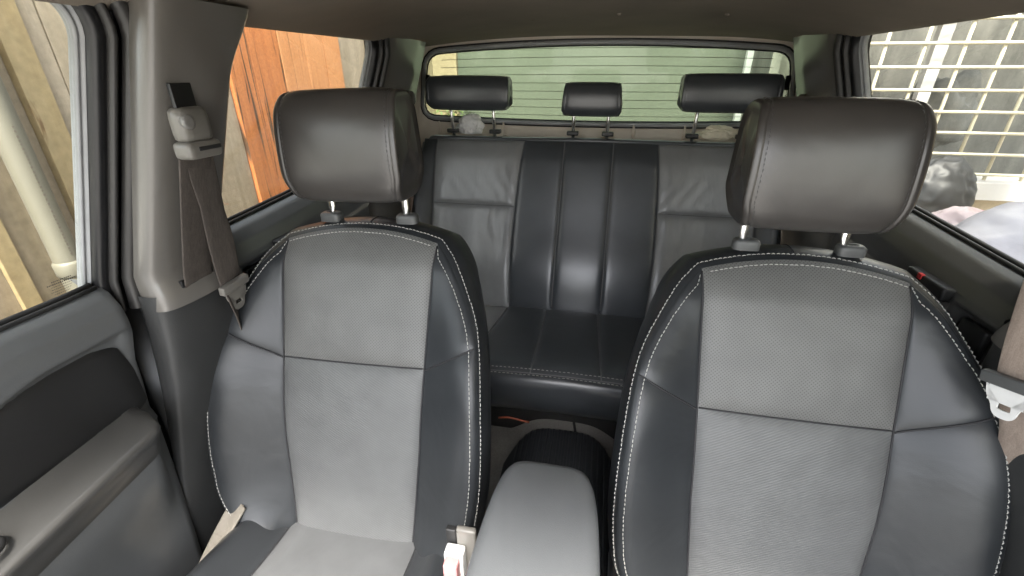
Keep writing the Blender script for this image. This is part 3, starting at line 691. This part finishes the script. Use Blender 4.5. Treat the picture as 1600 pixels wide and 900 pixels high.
# ================================================================== DOORS
def frame_loop(ya, yb, ztop, sg, front):
    """path in (y, z): from rear bottom up, round the corner and forward (and down again for the rear door)"""
    P = []; N_ = []; r = .045
    for z in np.linspace(.84, ztop-r, 16): P.append((yb+.11*(z-1.11), z)); N_.append((1, 0))
    yt = yb+.11*(ztop-r-1.11)
    for a in np.linspace(0, 90, 9)[1:]: P.append((yt-r+r*math.cos(R(a)), ztop-r+r*math.sin(R(a)))); N_.append((math.cos(R(a)), math.sin(R(a))))
    for y in np.linspace(yt-r, ya+.03, 14)[1:]: P.append((y, ztop)); N_.append((0, 1))
    if not front:
        for a in np.linspace(90, 180, 7)[1:]: P.append((ya+.03+.03*math.cos(R(a)), ztop-.03+.03*math.sin(R(a)))); N_.append((math.cos(R(a)), math.sin(R(a))))
        for z in np.linspace(ztop-.03, .84, 12)[1:]: P.append((ya, z)); N_.append((-1, 0))
    return np.array(P), np.array(N_)
def frame_strip(P, Nn, prof, sg):
    G = []
    for d, o in prof:
        y = P[:, 0]+Nn[:, 0]*d; z = P[:, 1]+Nn[:, 1]*d; G.append(np.stack([sg*(gx(P[:, 1])-o), y, z], 1))
    return np.array(G)
def sillz(y): return .885+.055*np.clip(np.asarray(y, float)-.45, 0, 1)
def make_door(sg, front, label):
    ya, yb, ztop = (-.72, .497, 1.262) if front else (.70, 1.245, 1.262)
    subs = []
    P, Nn = frame_loop(ya, yb, ztop, sg, front)
    def fb(name, prof, m):
        o = MB().grid(frame_strip(P, Nn, prof, sg)).build(name, m); subs.append(o); return o
    fb('door_frame', [(.006, .002), (.007, .012), (.012, .017), (.024, .017), (.026, .010), (.026, -.02), (.030, -.03)], 'black')
    fb('glass_channel', [(-.003, -.012), (-.003, -.005), (-.001, -.002), (.001, -.001), (.002, -.004), (.003, -.002), (.0045, .001), (.006, .002)], 'channel')
    fb('frame_cover', [(.020, .017), (.0205, .025), (.023, .028), (.027, .027), (.0275, .018)], 'rubber_grey')
    th = np.linspace(0, 2*np.pi, 14)
    fb('weatherstrip', [(.040+.0085*math.cos(t), .031+.0105*math.sin(t)) for t in th], 'rubber_grey')
    fb('seal_lip', [(.026, .006), (.030, .014), (.034, .016), (.044, .006), (.06, .0)], 'rubber')
    # glass
    z = np.linspace(.84, 1.272, 12)[:, None]; y = np.linspace(ya-.005, yb+.02, 10)[None, :]
    g = MB()
    for o in (.0, -.004): g.grid(np.stack([sg*(gx(z)-o-.004+0.008)+0*y, y+.11*(z-1.11)*(y > yb-.3)+0*z, z+0*y], -1))
    gl = g.build('window_glass', 'glass', smooth=False, merge=False); subs.append(gl)
    # window seal along the sill: two thin black lips
    yy = np.linspace(ya-.02, yb-.022 if front else yb, 30); s = MB()
    for o, dz, r in ((.004, .004, .0042), (.013, .001, .0034)):
        s.tube(np.stack([sg*(.70-o)+0*yy, yy, sillz(yy)+dz], 1), r, n=8)
    subs.append(s.build('sill_seal', 'rubber'))
    # trim panel
    hh = np.r_[np.linspace(0, .05, 18), np.linspace(.055, .19, 30), np.linspace(.194, .27, 34), np.linspace(.28, .80, 24)]
    if front:
        hp = [0, .004, .012, .03, .05, .07, .085, .10, .20, .21, .30, .42, .55, .80]; op = [.010, .018, .029, .041, .046, .044, .040, .038, .036, .036, .038, .038, .035, .03]
    else:
        hp = [0, .004, .012, .03, .06, .085, .105, .115, .125, .16, .30, .42, .55, .80]; op = [.010, .018, .032, .048, .058, .062, .060, .052, .046, .046, .045, .040, .035, .03]
    base = np.interp(hh, hp, op)
    yy = np.linspace(0, 1, 110)
    rows = []
    for k, h in enumerate(hh):
        zr = .885-h; yend = (.492-.075*(.88-zr) if front else 1.262); yst = ya-.03
        Y_ = yst+(yend-yst)*yy; Z_ = sillz(Y_)-h; o = np.full_like(Y_, base[k])
        if front:
            o += .004*np.exp(-((Y_-yend)/.02)**2)*0
            zrid = .664+.12*(Y_-.2); fade = 1-sm(Y_, .415, .452)
            t = Z_-zrid                            # >0 above the ridge
            shelf = np.where(t > 0, .062*(1-sm(t, .0, .014*(1-.55*sm(Y_, .26, .435)))), .062-.020*sm(-t, .0, .035)-.042*sm(-t, .05, .26))
            shelf = shelf*(1-.0*t)+.006*np.exp(-(t/.006)**2)
            o += shelf*fade
            # recess round the vinyl insert
            cyi = np.clip(Y_, -9, .432); 
            top = .793+.024*sm(Y_, .25, .37); bt = .676-.012*sm(Y_, .26, .44)
            sd_ = np.maximum(np.maximum(Z_-top, bt-Z_)+.0, Y_-.470+.10*np.maximum(0, Z_-.76)); 
            o -= .010*(1-sm(sd_, -.006, .008)); o += .003*np.exp(-((sd_-.010)/.004)**2)
        else:
            sd_ = np.maximum(np.abs(Y_-.735)-.045, np.abs(Z_-.785)-.042); o -= .022*(1-sm(sd_, -.008, .006)); o += .004*np.exp(-((sd_-.010)/.005)**2)
        # rounded rear edge
        o -= .022*sm(Y_, yend-.014, yend)**2
        rows.append(np.stack([sg*(.70-o), Y_, Z_], 1))
    G = np.array(rows); e = G[:, -1]; G = np.concatenate([G, (e+np.array([sg*.02, .001, 0]))[:, None], (e+np.array([sg*.05, 0, 0]))[:, None]], 1)
    tr = into(MB().grid(G, uv=G[..., [1, 2]]).build('door', 'door' if sg < 0 else 'arm'), car); tr['label'] = label; d = car
    # outer door skin
    sk = MB().box((sg*.735-.012, ya-.03, .10), (sg*.735+.012, yb+.02, .872)); subs.append(sk.build('door_skin', 'white', bevel=.004))
    for o in subs: sub(o, tr, car)
    if front:
        # vinyl insert
        a = np.linspace(0, 1, 60)[None, :]; b = edgy(30)[:, None]
        y0, y1 = ya, .466
        yq = y0+(y1-y0)*a if False else ya+(.466-ya)*a; zb_ = .680-.012*sm(yq, .26, .44); zt_ = .790+.024*sm(yq, .25, .37); Z_ = zb_+(zt_-zb_)*b; Y_ = y0+(y1-y0)*a-.03*sm(np.abs(2*b-1), .72, 1.0)*sm(a, .95, 1)-.012*sm(b, .5, 1)*sm(a, .9, 1)
        o = .0305+.008*pil(b, 6)*(1-sm(a, .985, 1.0)); sub(MB().grid(np.stack([sg*(.70-o), Y_, Z_], -1)).build('vinyl_insert', 'vinyl'), tr, d)
        # armrest cover: taupe, over the shelf
        y_ = np.linspace(ya, .432, 80); zr = .664+.12*(y_-.2); rr = []
        for t, o_ in ((.030, .034), (.024, .043), (.018, .064), (.010, .084), (.004, .098), (.001, .1045), (-.003, .1065), (-.008, .1055), (-.02, .098), (-.035, .091), (-.056, .086), (-.062, .080), (-.064, .060)):
            fade = 1-sm(y_, .36, .41)*.75
            oo = .036+(o_-.036)*(1-sm(y_, .410, .450)); tp = .5*(1-.55*sm(y_, .26, .435)) if t > 0 else 1.; rr.append(np.stack([sg*(.70-oo-.006), y_, zr+t*tp], 1))
        G = np.array(rr); G = np.concatenate([G, (G[:, -1]+np.array([sg*.012, .003, 0]))[:, None]], 1)
        ar = sub(MB().grid(G).build('armrest', 'arm'), tr, d)
        c = np.array([sg*.620, .205, .682]); sub(MB().tube(c+np.array([(0.017*math.cos(t), .021*math.sin(t), .0) for t in np.linspace(0, 2*np.pi, 24, endpoint=False)]), .0035, n=8, closed=True).build('pull_ring', 'vinyl'), tr, d)
    else:
        # inner handle: cup edge and lever, lock knob
        g = MB().box((sg*.648-.006, .712, .752), (sg*.648+.006, .768, .818)); sub(g.build('handle_lever', 'vinyl', bevel=.005), tr, d)
        g = MB().box((sg*.636-.012, .80, .825), (sg*.636+.012, .905, .85)); sub(g.build('switch_plate', 'vinyl', bevel=.006), tr, d)
        g = MB().box((sg*.626-.004, .858, .840), (sg*.626+.004, .870, .851)); sub(g.build('lock_knob', 'red', bevel=.003), tr, d)
    return tr
dFL = make_door(-1, True, 'front door with grey trim, black vinyl insert and taupe armrest beside the pale board wall')
dRL = make_door(-1, False, 'rear door with silvery grey sill behind the belt, its window showing orange planks')
dFR = make_door(1, True, 'front door on the grille side, mostly outside the photo')
dRR = make_door(1, False, 'rear door with taupe sill, black handle recess and red lock knob under the grille view')
# etched glass mark on the front door window (too small to read)
et = MB(); 
def gp(y, z): return (-(float(gx(z))+.0005), y, z)
for r_, (w, t) in enumerate(((.024, .0016), (.036, .0018), (.026, .0008), (.026, .0008), (.024, .0008), (.018, .0008))):
    z = .918-r_*.0040; y = .438-w/2+(.0 if r_ < 4 else -.002)
    while y < .438+w/2:
        l = random.uniform(.0008, .0022); h_ = t*random.uniform(.7, 1)
        x = -float(gx(z))+.0052; et.box((x-.0002, y, z-h_/2), (x+.0002, y+l, z+h_/2)); y += l+.0009
sub(et.build('glass_mark', 'print', smooth=False), dFL, car)

# ================================================================== SEAT BELTS
def ribbon(pts, wv, th=.0014, width=.047, n=60):
    P = cr(pts, n); Wd = np.array([np.interp(np.linspace(0, len(wv)-1, n), range(len(wv)), np.array(wv)[:, k]) for k in range(3)]).T
    Wd /= np.linalg.norm(Wd, axis=1)[:, None]; T = np.gradient(P, axis=0); T /= np.linalg.norm(T, axis=1)[:, None]; Nn = np.cross(T, Wd); Nn /= np.linalg.norm(Nn, axis=1)[:, None]
    c = [(-.5, -.5), (-.47, -1), (-.2, -.75), (0, -.7), (.2, -.75), (.47, -1), (.5, -.5), (.5, .5), (.47, 1), (.2, .75), (0, .7), (-.2, .75), (-.47, 1), (-.5, .5)]
    return MB().grid(np.stack([P+Wd*a*width+Nn*b*th for a, b in c], 1), wrap=True)
def make_belt(sg, label):
    b = thing('seat_belt', (sg*.62, .58, .86), label, 'seat belt', 'front seat belts')
    ax, ay, az_ = sg*.528, .566, 1.100
    into(ribbon([(sg*.531, .568, 1.085), (sg*.565, .570, .99), (sg*.600, .572, .89), (sg*.606, .572, .866), (sg*.625, .572, .83)], [(0, 1, 0)]*5, width=.056).build('belt_webbing', 'web' if sg < 0 else 'web_sunlit'), b)
    if sg < 0: pts = [(sg*.537, .574, 1.075), (sg*.562, .596, .98), (sg*.590, .618, .86), (sg*.597, .622, .815), (sg*.615, .63, .70), (sg*.64, .62, .45), (sg*.65, .60, .25)]
    else: pts = [(sg*.527, .560, 1.075), (sg*.562, .582, .959), (sg*.584, .578, .828), (sg*.606, .572, .765), (sg*.622, .566, .70), (sg*.635, .57, .60), (sg*.64, .57, .4)]
    wv = [(0, 1, 0), (sg*.1, .9, -.3), (-.15*sg, .75, .5), (.3*sg, .8, 0), (sg*.7, .6, 0), (sg*.3, .9, 0), (0, 1, 0)]
    if sg > 0: wv = [(-.1, 1, 0), (-.25, .95, 0), (-.3, .93, .1), (-.3, .9, .2), (-.25, .9, .3), (-.2, .9, .3), (0, 1, 0)]
    into(ribbon(pts, wv, width=.052 if sg < 0 else .044, n=120).build('belt_webbing', 'web' if sg < 0 else 'web_sunlit'), b)
    # anchor cover: domed shell with button and slot
    def ab(y0, y1, z0, z1, x0, x1):
        g = MB(); g.box((min(ax-sg*x0, ax-sg*x1), ay+y0, az_+z0), (max(ax-sg*x0, ax-sg*x1), ay+y1, az_+z1)); return g
    an = into(ab(-.025, .027, -.012, .036, -.014, .015).build('anchor_cover', 'anchor', bevel=.0142, angle=80), b)
    sub(ab(-.028, .031, -.033, -.009, -.014, .017).build('anchor_loop', 'anchor', bevel=.0085, angle=80), an, b)
    sub(ab(-.013, .027, -.022, -.016, .0145, .0176).build('belt_opening', 'guide_dark', bevel=.0015), an, b)
    bt_ = MB().tube([(ax-sg*.008, ay-.015, az_+.017), (ax-sg*.0158, ay-.015, az_+.017), (ax-sg*.0170, ay-.015, az_+.017), (ax-sg*.0172, ay-.015, az_+.017)], [.0095, .0095, .0078, .004], n=28)
    sub(bt_.build('release_button', 'steel_grey'), an, b)
    hk = MB().box((ax+sg*.012-.008, ay-.010, az_+.052), (ax+sg*.012+.008, ay+.016, az_+.070)); sub(hk.build('adjuster_tab', 'arm', bevel=.003), an, b)
    # tongue
    if sg < 0: tp, T = Vector((sg*.5915, .620, .832)), Vector((-.10, .05, -1))
    else: tp, T = Vector((sg*.580, .573, .819)), Vector((.06, -.22, -1))
    T.normalize(); Wv = Vector((0, 1, 0)) if sg < 0 else Vector((-.3, .93, .15)); Wv = (Wv-T*Wv.dot(T)).normalized(); Nv = T.cross(Wv)
    if Nv.x*sg > 0: Nv = -Nv
    Mx = Matrix((Wv, T, Nv)).transposed().to_4x4(); Mx.translation = tp
    k = MB(); k.box((-.031, -.010, -.003), (.031, .006, .009), Mx); tg = into(k.build('belt_tongue', 'anchor' if sg < 0 else 'guide', bevel=.003), b)
    # metal plate with slot
    pl = MB(); o_ = cr([(-.024, .006), (-.022, .020), (-.016, .030), (-.012, .042), (-.006, .047), (.006, .047), (.012, .042), (.016, .030), (.022, .020), (.024, .006)], 40)
    i_ = np.array([(-.007, .028), (-.0075, .033), (-.006, .036), (.006, .036), (.0075, .033), (.007, .028)]); i_ = cr(i_, 40)
    for zz in (.002, .0045):
        pl.grid(np.array([[list(Mx @ Vector((p[0], p[1], zz))) for p in c] for c in (o_, i_)]))
    for c in (o_, i_): pl.grid(np.array([[list(Mx @ Vector((p[0], p[1], zz))) for p in c] for zz in (.002, .0045)]))
    pl.grid(np.array([[list(Mx @ Vector((x, y, zz))) for x in (-.02, .02)] for y in (.006, .028) for zz in (.0045,)]))
    sub(pl.build('metal_plate', 'steel' if sg > 0 else 'anchor', smooth=False), tg, b)
    return b
make_belt(-1, 'brown seat belt hanging from a beige anchor on the pillar beside the orange planks')
make_belt(1, 'seat belt coloured as if sunlit, with white metal tongue hanging at the edge of the larger front seat')

# ================================================================== CENTRE CONSOLE AND BUCKLE
con = thing('centre_console', (0, .30, .12), 'grey padded console box with rounded lid between the two front seats', 'console')
th = np.linspace(0, 2*np.pi, 120, endpoint=False); e = 2/6.
cx_, cy_ = np.sign(np.cos(th))*np.abs(np.cos(th))**e, np.sign(np.sin(th))*np.abs(np.sin(th))**e
def lid_ring(k, z, inset=0.):
    yy = .240+cy_*(.302-inset)*1.0*k; w = (.086-inset)*(1-.07*sm(yy, .25, .53)); return np.stack([-.001+cx_*w*k, yy, z-.012*sm(yy, .42, .54)+0*th], 1)
lb = MB(); rows = [lid_ring(1, .578), lid_ring(1, .585), lid_ring(1, .597, -.001), lid_ring(1, .607, .002), lid_ring(1, .6145, .008), lid_ring(1, .6185, .018), lid_ring(.72, .6215, .018), lid_ring(.4, .623, .018), lid_ring(.05, .6235, .018)]
lb.grid(np.array(rows), wrap=True); lb.fan(rows[-1]); lb.fan(rows[0]); into(lb.build('console_lid', 'lid'), con)
bb = MB(); rows = [lid_ring(1, .574, .004), lid_ring(1, .50, .004), lid_ring(1, .40, .003), lid_ring(1, .25, .0), lid_ring(1, .13, -.01)]
bb.grid(np.array(rows), wrap=True); bb.fan(rows[0]); into(bb.build('console_box', 'door_dark'), con)
bk = thing('belt_buckle', (-.125, .40, .45), 'white seat belt buckle with faded pink red button beside the grey console', 'buckle')
def loc(lo, hi, nm, m, bev, rot=0, par=bk):
    o = MB().box(lo, hi).build(nm, m, bev and None, bevel=bev, angle=50); return into(o, par)
loc((-.138, .392, .455), (-.109, .412, .545), 'buckle_body', 'steel', .004)
loc((-.134, .376, .475), (-.113, .3925, .543), 'release_button', 'pink', .003)
loc((-.124, .412, .45), (-.094, .422, .575), 'stalk_cover', 'anchor', .004)
loc((-.141, .414, .48), (-.1245, .424, .568), 'buckle_strap', 'rubber', .003)

# ================================================================== LOOSE THINGS INSIDE
def blob(name, loc_, rad, m, amp=.25, fr=9, seed=1, sub_=4, ridge=True, flat=None):
    bm = bmesh.new(); bmesh.ops.create_icosphere(bm, subdivisions=sub_, radius=1)
    for v in bm.verts:
        p = v.co.copy(); n = noise.noise(p*fr/6+Vector((seed, 0, 0))); n2 = abs(noise.noise(p*fr/2.5+Vector((0, seed, 0)))); n3 = abs(noise.noise(p*fr/1.2+Vector((0, 0, seed))))
        k = 1+amp*n-(amp*.7*n2+amp*.3*n3 if ridge else 0); v.co = Vector((p.x*rad[0]*k, p.y*rad[1]*k, p.z*rad[2]*k))
        if flat is not None and v.co.z < flat: v.co.z = flat
    me = bpy.data.meshes.new(name); bm.to_mesh(me); bm.free(); me.polygons.foreach_set('use_smooth', [True]*len(me.polygons)); me.materials.append(M[m] if isinstance(m, str) else m)
    o = bpy.data.objects.new(name, me); C.objects.link(o); o.location = loc_; return o
M['tissue'] = mat('white_tissue', (.92, .91, .91), .9)
M['rag'] = mat('cream_rag', (.85, .78, .62), .9)
tag(blob('crumpled_tissue', (-.452, 1.712, .992), (.054, .03, .044), 'tissue', .34, 12, 3, 5, flat=-.025), 'crumpled white tissue behind the seat top between two headrest posts', 'tissue')
tag(blob('folded_rag', (.425, 1.715, .985), (.062, .03, .026), 'rag', .4, 8, 8, 5, flat=-.022), 'folded cream rag behind the bench seat, partly hidden by the larger front headrest', 'rag')
# rubber mat draped over the tunnel
mt = thing('floor_mat', (0, .95, .12), 'black ribbed rubber mat draped over the floor hump behind the console', 'floor mat')
a = np.linspace(-1, 1, 160)[None, :]; b = np.linspace(0, 1, 40)[:, None]
x = a*.165+0*b; y1 = 1.045-.10*np.abs(a)**5; y = .62+(y1-.62)*b
z = .125+.082*np.exp(-(x/.15)**4)+.0022*(np.sin(x*2*np.pi/.017) > .2)*(np.abs(a) < .86)+0*b
z = z-.01*sm(b, .97, 1.0)
G = np.stack([x, y, z], -1); m_ = MB().grid(G); e = G[-1]; m_.grid(np.array([e, e+np.array([0, .004, -.008]), e+np.array([0, .004, -.03])]))
into(m_.build('mat_sheet', 'mat', angle=40), mt)
M['orange'] = mat('orange_plastic', (.30, .07, .03), .5)
tag(MB().tube(cr([(-.19, .985, .268), (-.16, .984, .275), (-.12, .986, .268), (-.10, .99, .262)], 20), .0028, n=8).build('orange_cord', 'orange'), 'thin orange cord in the shadow under the front edge of the bench seat', 'cord')

# ================================================================== OUTSIDE
M['ground'] = streaked('concrete_ground', (.24, .23, .21), (.32, .31, .28), scale=(2, 2, 2), rough=.85)
M['board'] = streaked('weathered_board', (.24, .185, .12), (.345, .28, .195), scale=(3, 26, 2.0), rough=.8, c3=(.15, .105, .06), t3=(.60, .74), bump=.25)
M['board2'] = streaked('pale_board', (.26, .21, .14), (.37, .305, .22), scale=(3, 20, 2.0), rough=.8, bump=.25)
M['batten'] = streaked('yellow_batten', (.27, .20, .10), (.34, .265, .145), scale=(6, 20, 3), rough=.75, c3=(.18, .11, .05), t3=(.6, .68))
M['plank'] = streaked('orange_plank', (.40, .135, .040), (.54, .205, .068), scale=(5, 42, 1.5), thr=(.3, .7), rough=.6, c3=(.085, .045, .022), t3=(.59, .65), bump=.15, fine=90)
M['plank2'] = streaked('light_orange_plank', (.46, .19, .07), (.60, .29, .12), scale=(5, 46, 1.4), thr=(.3, .7), rough=.6, c3=(.22, .09, .03), t3=(.62, .72), bump=.15, fine=90)
M['pvc'] = mat('grey_pvc', (.17, .16, .125), .45, nscale=6)
M['wallstone'] = streaked('rough_render', (.38, .31, .21), (.50, .42, .30), scale=(4, 4, 4), rough=.9)
M['greenwall'] = streaked('pale_green_wall', (.070, .080, .062), (.094, .104, .082), scale=(1.2, 1.2, 1.2), rough=.8)
M['darkroom'] = streaked('room_reflections', (.09, .09, .08), (.22, .215, .19), scale=(7, 7, 1.3), thr=(.35, .65), rough=.8)  # upright streaks: dark window pane reflections put into the room's colour
M['bag_white'] = mat('white_plastic_bag', (.42, .41, .46), .35, nscale=5)
M['bag_pink'] = mat('pinkish_plastic_bag', (.44, .36, .37), .35, nscale=5)
M['bag_grey'] = mat('grey_plastic_sheet', (.022, .023, .024), .5, nscale=5)
M['magenta'] = mat('magenta_cloth', (.55, .05, .25), .6)
gz = -.55
g = MB().box((-40, -40, gz-.1), (40, 40, gz)); tag(g.build('ground', 'ground', smooth=False), kind='structure')
# wall on the left: pale boards with battens
bw = thing('board_wall', (-1.24, .6, gz), 'pale weathered board wall seen through the front side window', 'wall')
def wallbox(nm, y0, y1, m, par, th_=.03, x=-1.2, z0=gz, z1=1.62): return into(MB().box((x-th_, y0, z0), (x, y1, z1)).build(nm, m, bevel=.002, smooth=False), par)
for y0, y1, m in ((.20, .42, 'board'), (.423, .672, 'board'), (.675, .93, 'board2'), (.933, 1.20, 'board2'), (1.203, 1.436, 'board2')): wallbox('wall_board', y0, y1, m, bw)
wallbox('wall_board', 2.16, 5.0, 'board2', bw)
wallbox('wall_backing', .2, 5.0, 'guide_dark', bw, .02, -1.236)
wallbox('batten', .655, .690, 'batten', bw, .012, -1.186)
wallbox('batten', .825, .880, 'batten', bw, .02, -1.178)
wallbox('batten', 1.05, 1.066, 'board', bw, .008, -1.190)
pp = thing('orange_plank_door', (-1.2, 1.8, gz), 'orange brown wooden plank gate with dark streaks in the outside wall', 'gate')
for y0, y1, m in ((1.440, 1.554, 'plank'), (1.556, 1.716, 'plank'), (1.722, 1.883, 'plank2'), (1.886, 2.022, 'plank2'), (2.027, 2.155, 'plank2')): wallbox('plank', y0, y1, m, pp, .03, -1.188)
pv = thing('drain_pipe', (-1.13, .785, gz), 'beige grey drain pipe running up the board wall', 'pipe')
pc = [(-1.165, .757, z) for z in np.linspace(gz, 1.62, 20)]; into(MB()  .tube(pc, .026, n=28, ref=(1, 0, 0)).build('pipe', 'pvc'), pv)
into(MB().tube([(-1.165, .757, .742), (-1.165, .757, .750), (-1.165, .757, .775), (-1.165, .757, .782)], [.026, .030, .030, .026], n=28, ref=(1, 0, 0)).build('pipe_collar', 'pvc'), pv)
pr_ = MB()
z = .80
while z < 1.08:
    l = random.uniform(.003, .008); a_ = R(-8); x = -1.165+.0264*math.cos(a_); y = .757+.0264*math.sin(a_)
    pr_.box((x-.0004, y-.0022, z), (x+.0004, y+.0022, z+l*.6)); z += l+.003
into(pr_.build('pipe_print', 'faint_print', smooth=False), pv)
# house behind on the right, window with cream grille
hs = thing('house_wall', (2.2, 2.95, gz), 'house wall with a white framed window behind cream bars', 'house')
def hb(nm, lo, hi, m, par=hs, bevel=.003): return into(MB().box(lo, hi).build(nm, m, bevel=bevel, smooth=False), par)
hb('wall', (1.22, 2.90, gz), (4.2, 3.0, .555), 'wallstone'); hb('wall', (1.0, 2.90, 1.44), (4.2, 3.0, 2.3), 'white')
hb('room_back', (.9, 3.75, gz), (4.2, 3.8, 2.3), 'darkroom'); hb('room_side', (.93, 3.02, gz), (.98, 3.74, 2.3), 'darkroom')
hb('window_sill', (1.885, 2.77, .560), (4.2, 2.96, .652), 'house_white')
wf = into(MB().box((1.603, 2.835, .66), (1.660, 2.875, 1.44)).build('window_frame', 'house_white', bevel=.003, smooth=False), hs)
hb('lintel', (1.0, 2.80, 1.428), (4.2, 2.89, 1.50), 'white')
gr = thing('window_grille', (1.9, 2.8, .66), 'cream painted grid of steel bars over the house window', 'grille')
bars = MB()
for x in (1.205, 1.37, 1.54, 1.71, 1.873, 2.03, 2.195, 2.36, 2.525): bars.tube([(x, 2.80, .66), (x, 2.80, 1.43)], .0082, n=8, ref=(0, 1, 0))
into(bars.build('upright_bars', 'cream'), gr)
bars = MB()
for z in (.69, .79, .893, .992, 1.091, 1.194, 1.298, 1.40): bars.tube([(1.18 if z > .9 else 1.70, 2.79, z), (2.6, 2.79, z)], .0078, n=8, ref=(0, 1, 0))
into(bars.build('cross_bars', 'cream'), gr)
# things behind the grille
for i, (x, y, z, rx, ry, rz, m) in enumerate(((1.45, 3.3, 1.0, .16, .1, .12, 'bag_grey'), (1.95, 3.35, .95, .22, .12, .20, 'bag_grey'), (2.15, 3.3, 1.22, .1, .1, .16, 'rag'), (1.75, 3.4, .80, .2, .1, .14, 'darkroom'))):
    pass
tag(blob('stored_bundle', (2.05, 3.40, .95), (.22, .12, .22), 'darkroom', .5, 8, 5), 'dark bundle stored inside the house, right part of the grille', 'bundle')
tag(blob('grey_sheet_heap', (1.70, 2.62, .60), (.19, .12, .20), 'bag_grey', .16, 8, 11, 5), 'heap under crumpled grey plastic sheet beside the window sill', 'heap')
tag(blob('pink_plastic_bag', (1.50, 2.02, .575), (.16, .14, .12), 'bag_pink', .22, 8, 21, 5), 'crumpled pinkish white plastic bag outside the rear door', 'bag')
tag(blob('white_sack', (1.27, 1.40, .57), (.30, .32, .30), 'bag_white', .14, 6, 31, 5), 'large lavender white sack outside, beside the rear door sill', 'sack')
tag(blob('magenta_cloth', (1.70, 2.25, .575), (.06, .05, .055), 'magenta', .6, 12, 41, 4), 'small magenta cloth between the pinkish bag and the house', 'cloth')
tag(MB().box((1.15, 1.0, gz), (1.95, 2.75, .36)).build('storage_bench', 'wallstone', bevel=.01, smooth=False), 'low masonry ledge carrying the bags beside the car', 'ledge')
# pale green wall behind the rear window
gw = thing('green_wall', (0, 3.5, gz), 'pale green wall behind the tinted rear window', 'wall')
into(MB().box((-1.02, 3.45, gz), (.925, 3.55, 2.3)).build('wall_panel', 'greenwall', smooth=False), gw)
into(MB().box((-1.25, 3.42, gz), (-1.022, 3.55, 2.3)).build('corner_strip', 'board', smooth=False), gw)
into(MB().box((.895, 3.40, gz), (.93, 3.448, 2.3)).build('corner_post', 'white', smooth=False), gw)
# leafy plant low down at the wall's end
pl = thing('leafy_plant', (-1.0, 3.3, .5), 'green leafy plant low behind the rear window', 'plant')
M['leaf'] = mat('leaf', (.09, .13, .04), .6)
lf = MB()
for i in range(260):
    c = Vector((random.gauss(-1.0, .10), random.gauss(3.3, .05), random.uniform(.45, .97))); L_ = random.uniform(.03, .06)
    q = Matrix.Rotation(random.uniform(0, 6.28), 4, 'Z') @ Matrix.Rotation(random.uniform(-1, 1), 4, 'X')
    v = [c+q @ Vector(p) for p in ((0, 0, 0), (L_*.25, L_*.5, .004), (0, L_, 0), (-L_*.25, L_*.5, .004))]; o_ = len(lf.v)
    lf.v += [list(p) for p in v]; lf.uv += [[0, 0]]*4; lf.f.append((o_, o_+1, o_+2, o_+3)); lf.mi.append(0)
into(lf.build('leaves', 'leaf', merge=False), pl)
into(MB().tube([(-1, 3.3, gz), (-1, 3.3, .9)], .012, n=8, ref=(1, 0, 0)).build('stem', 'batten'), pl)
# unseen roof added to shade the yard behind the car
tag(MB().box((-1.3, 3.1, 2.05), (1.0, 5.2, 2.12)).build('added_shade_roof', 'white', smooth=False), 'flat roof out of view, added to shade the yard behind the car', 'roof')

tag(MB().box((.98, -1.4, 1.95), (2.2, 1.3, 2.03)).build('added_awning', 'white', smooth=False), 'flat slab out of view, added to shade the grille side of the car', 'added_awning')  # unseen slab added to cut light through the grille-side windows

tag(MB().box((2.1, -1.4, gz), (2.2, 2.6, 1.948)).build('added_shade_wall', 'wallstone', smooth=False), 'rendered wall outside the frame, added to keep side light off the car', 'wall')  # unseen wall added to darken the grille side of the cabin
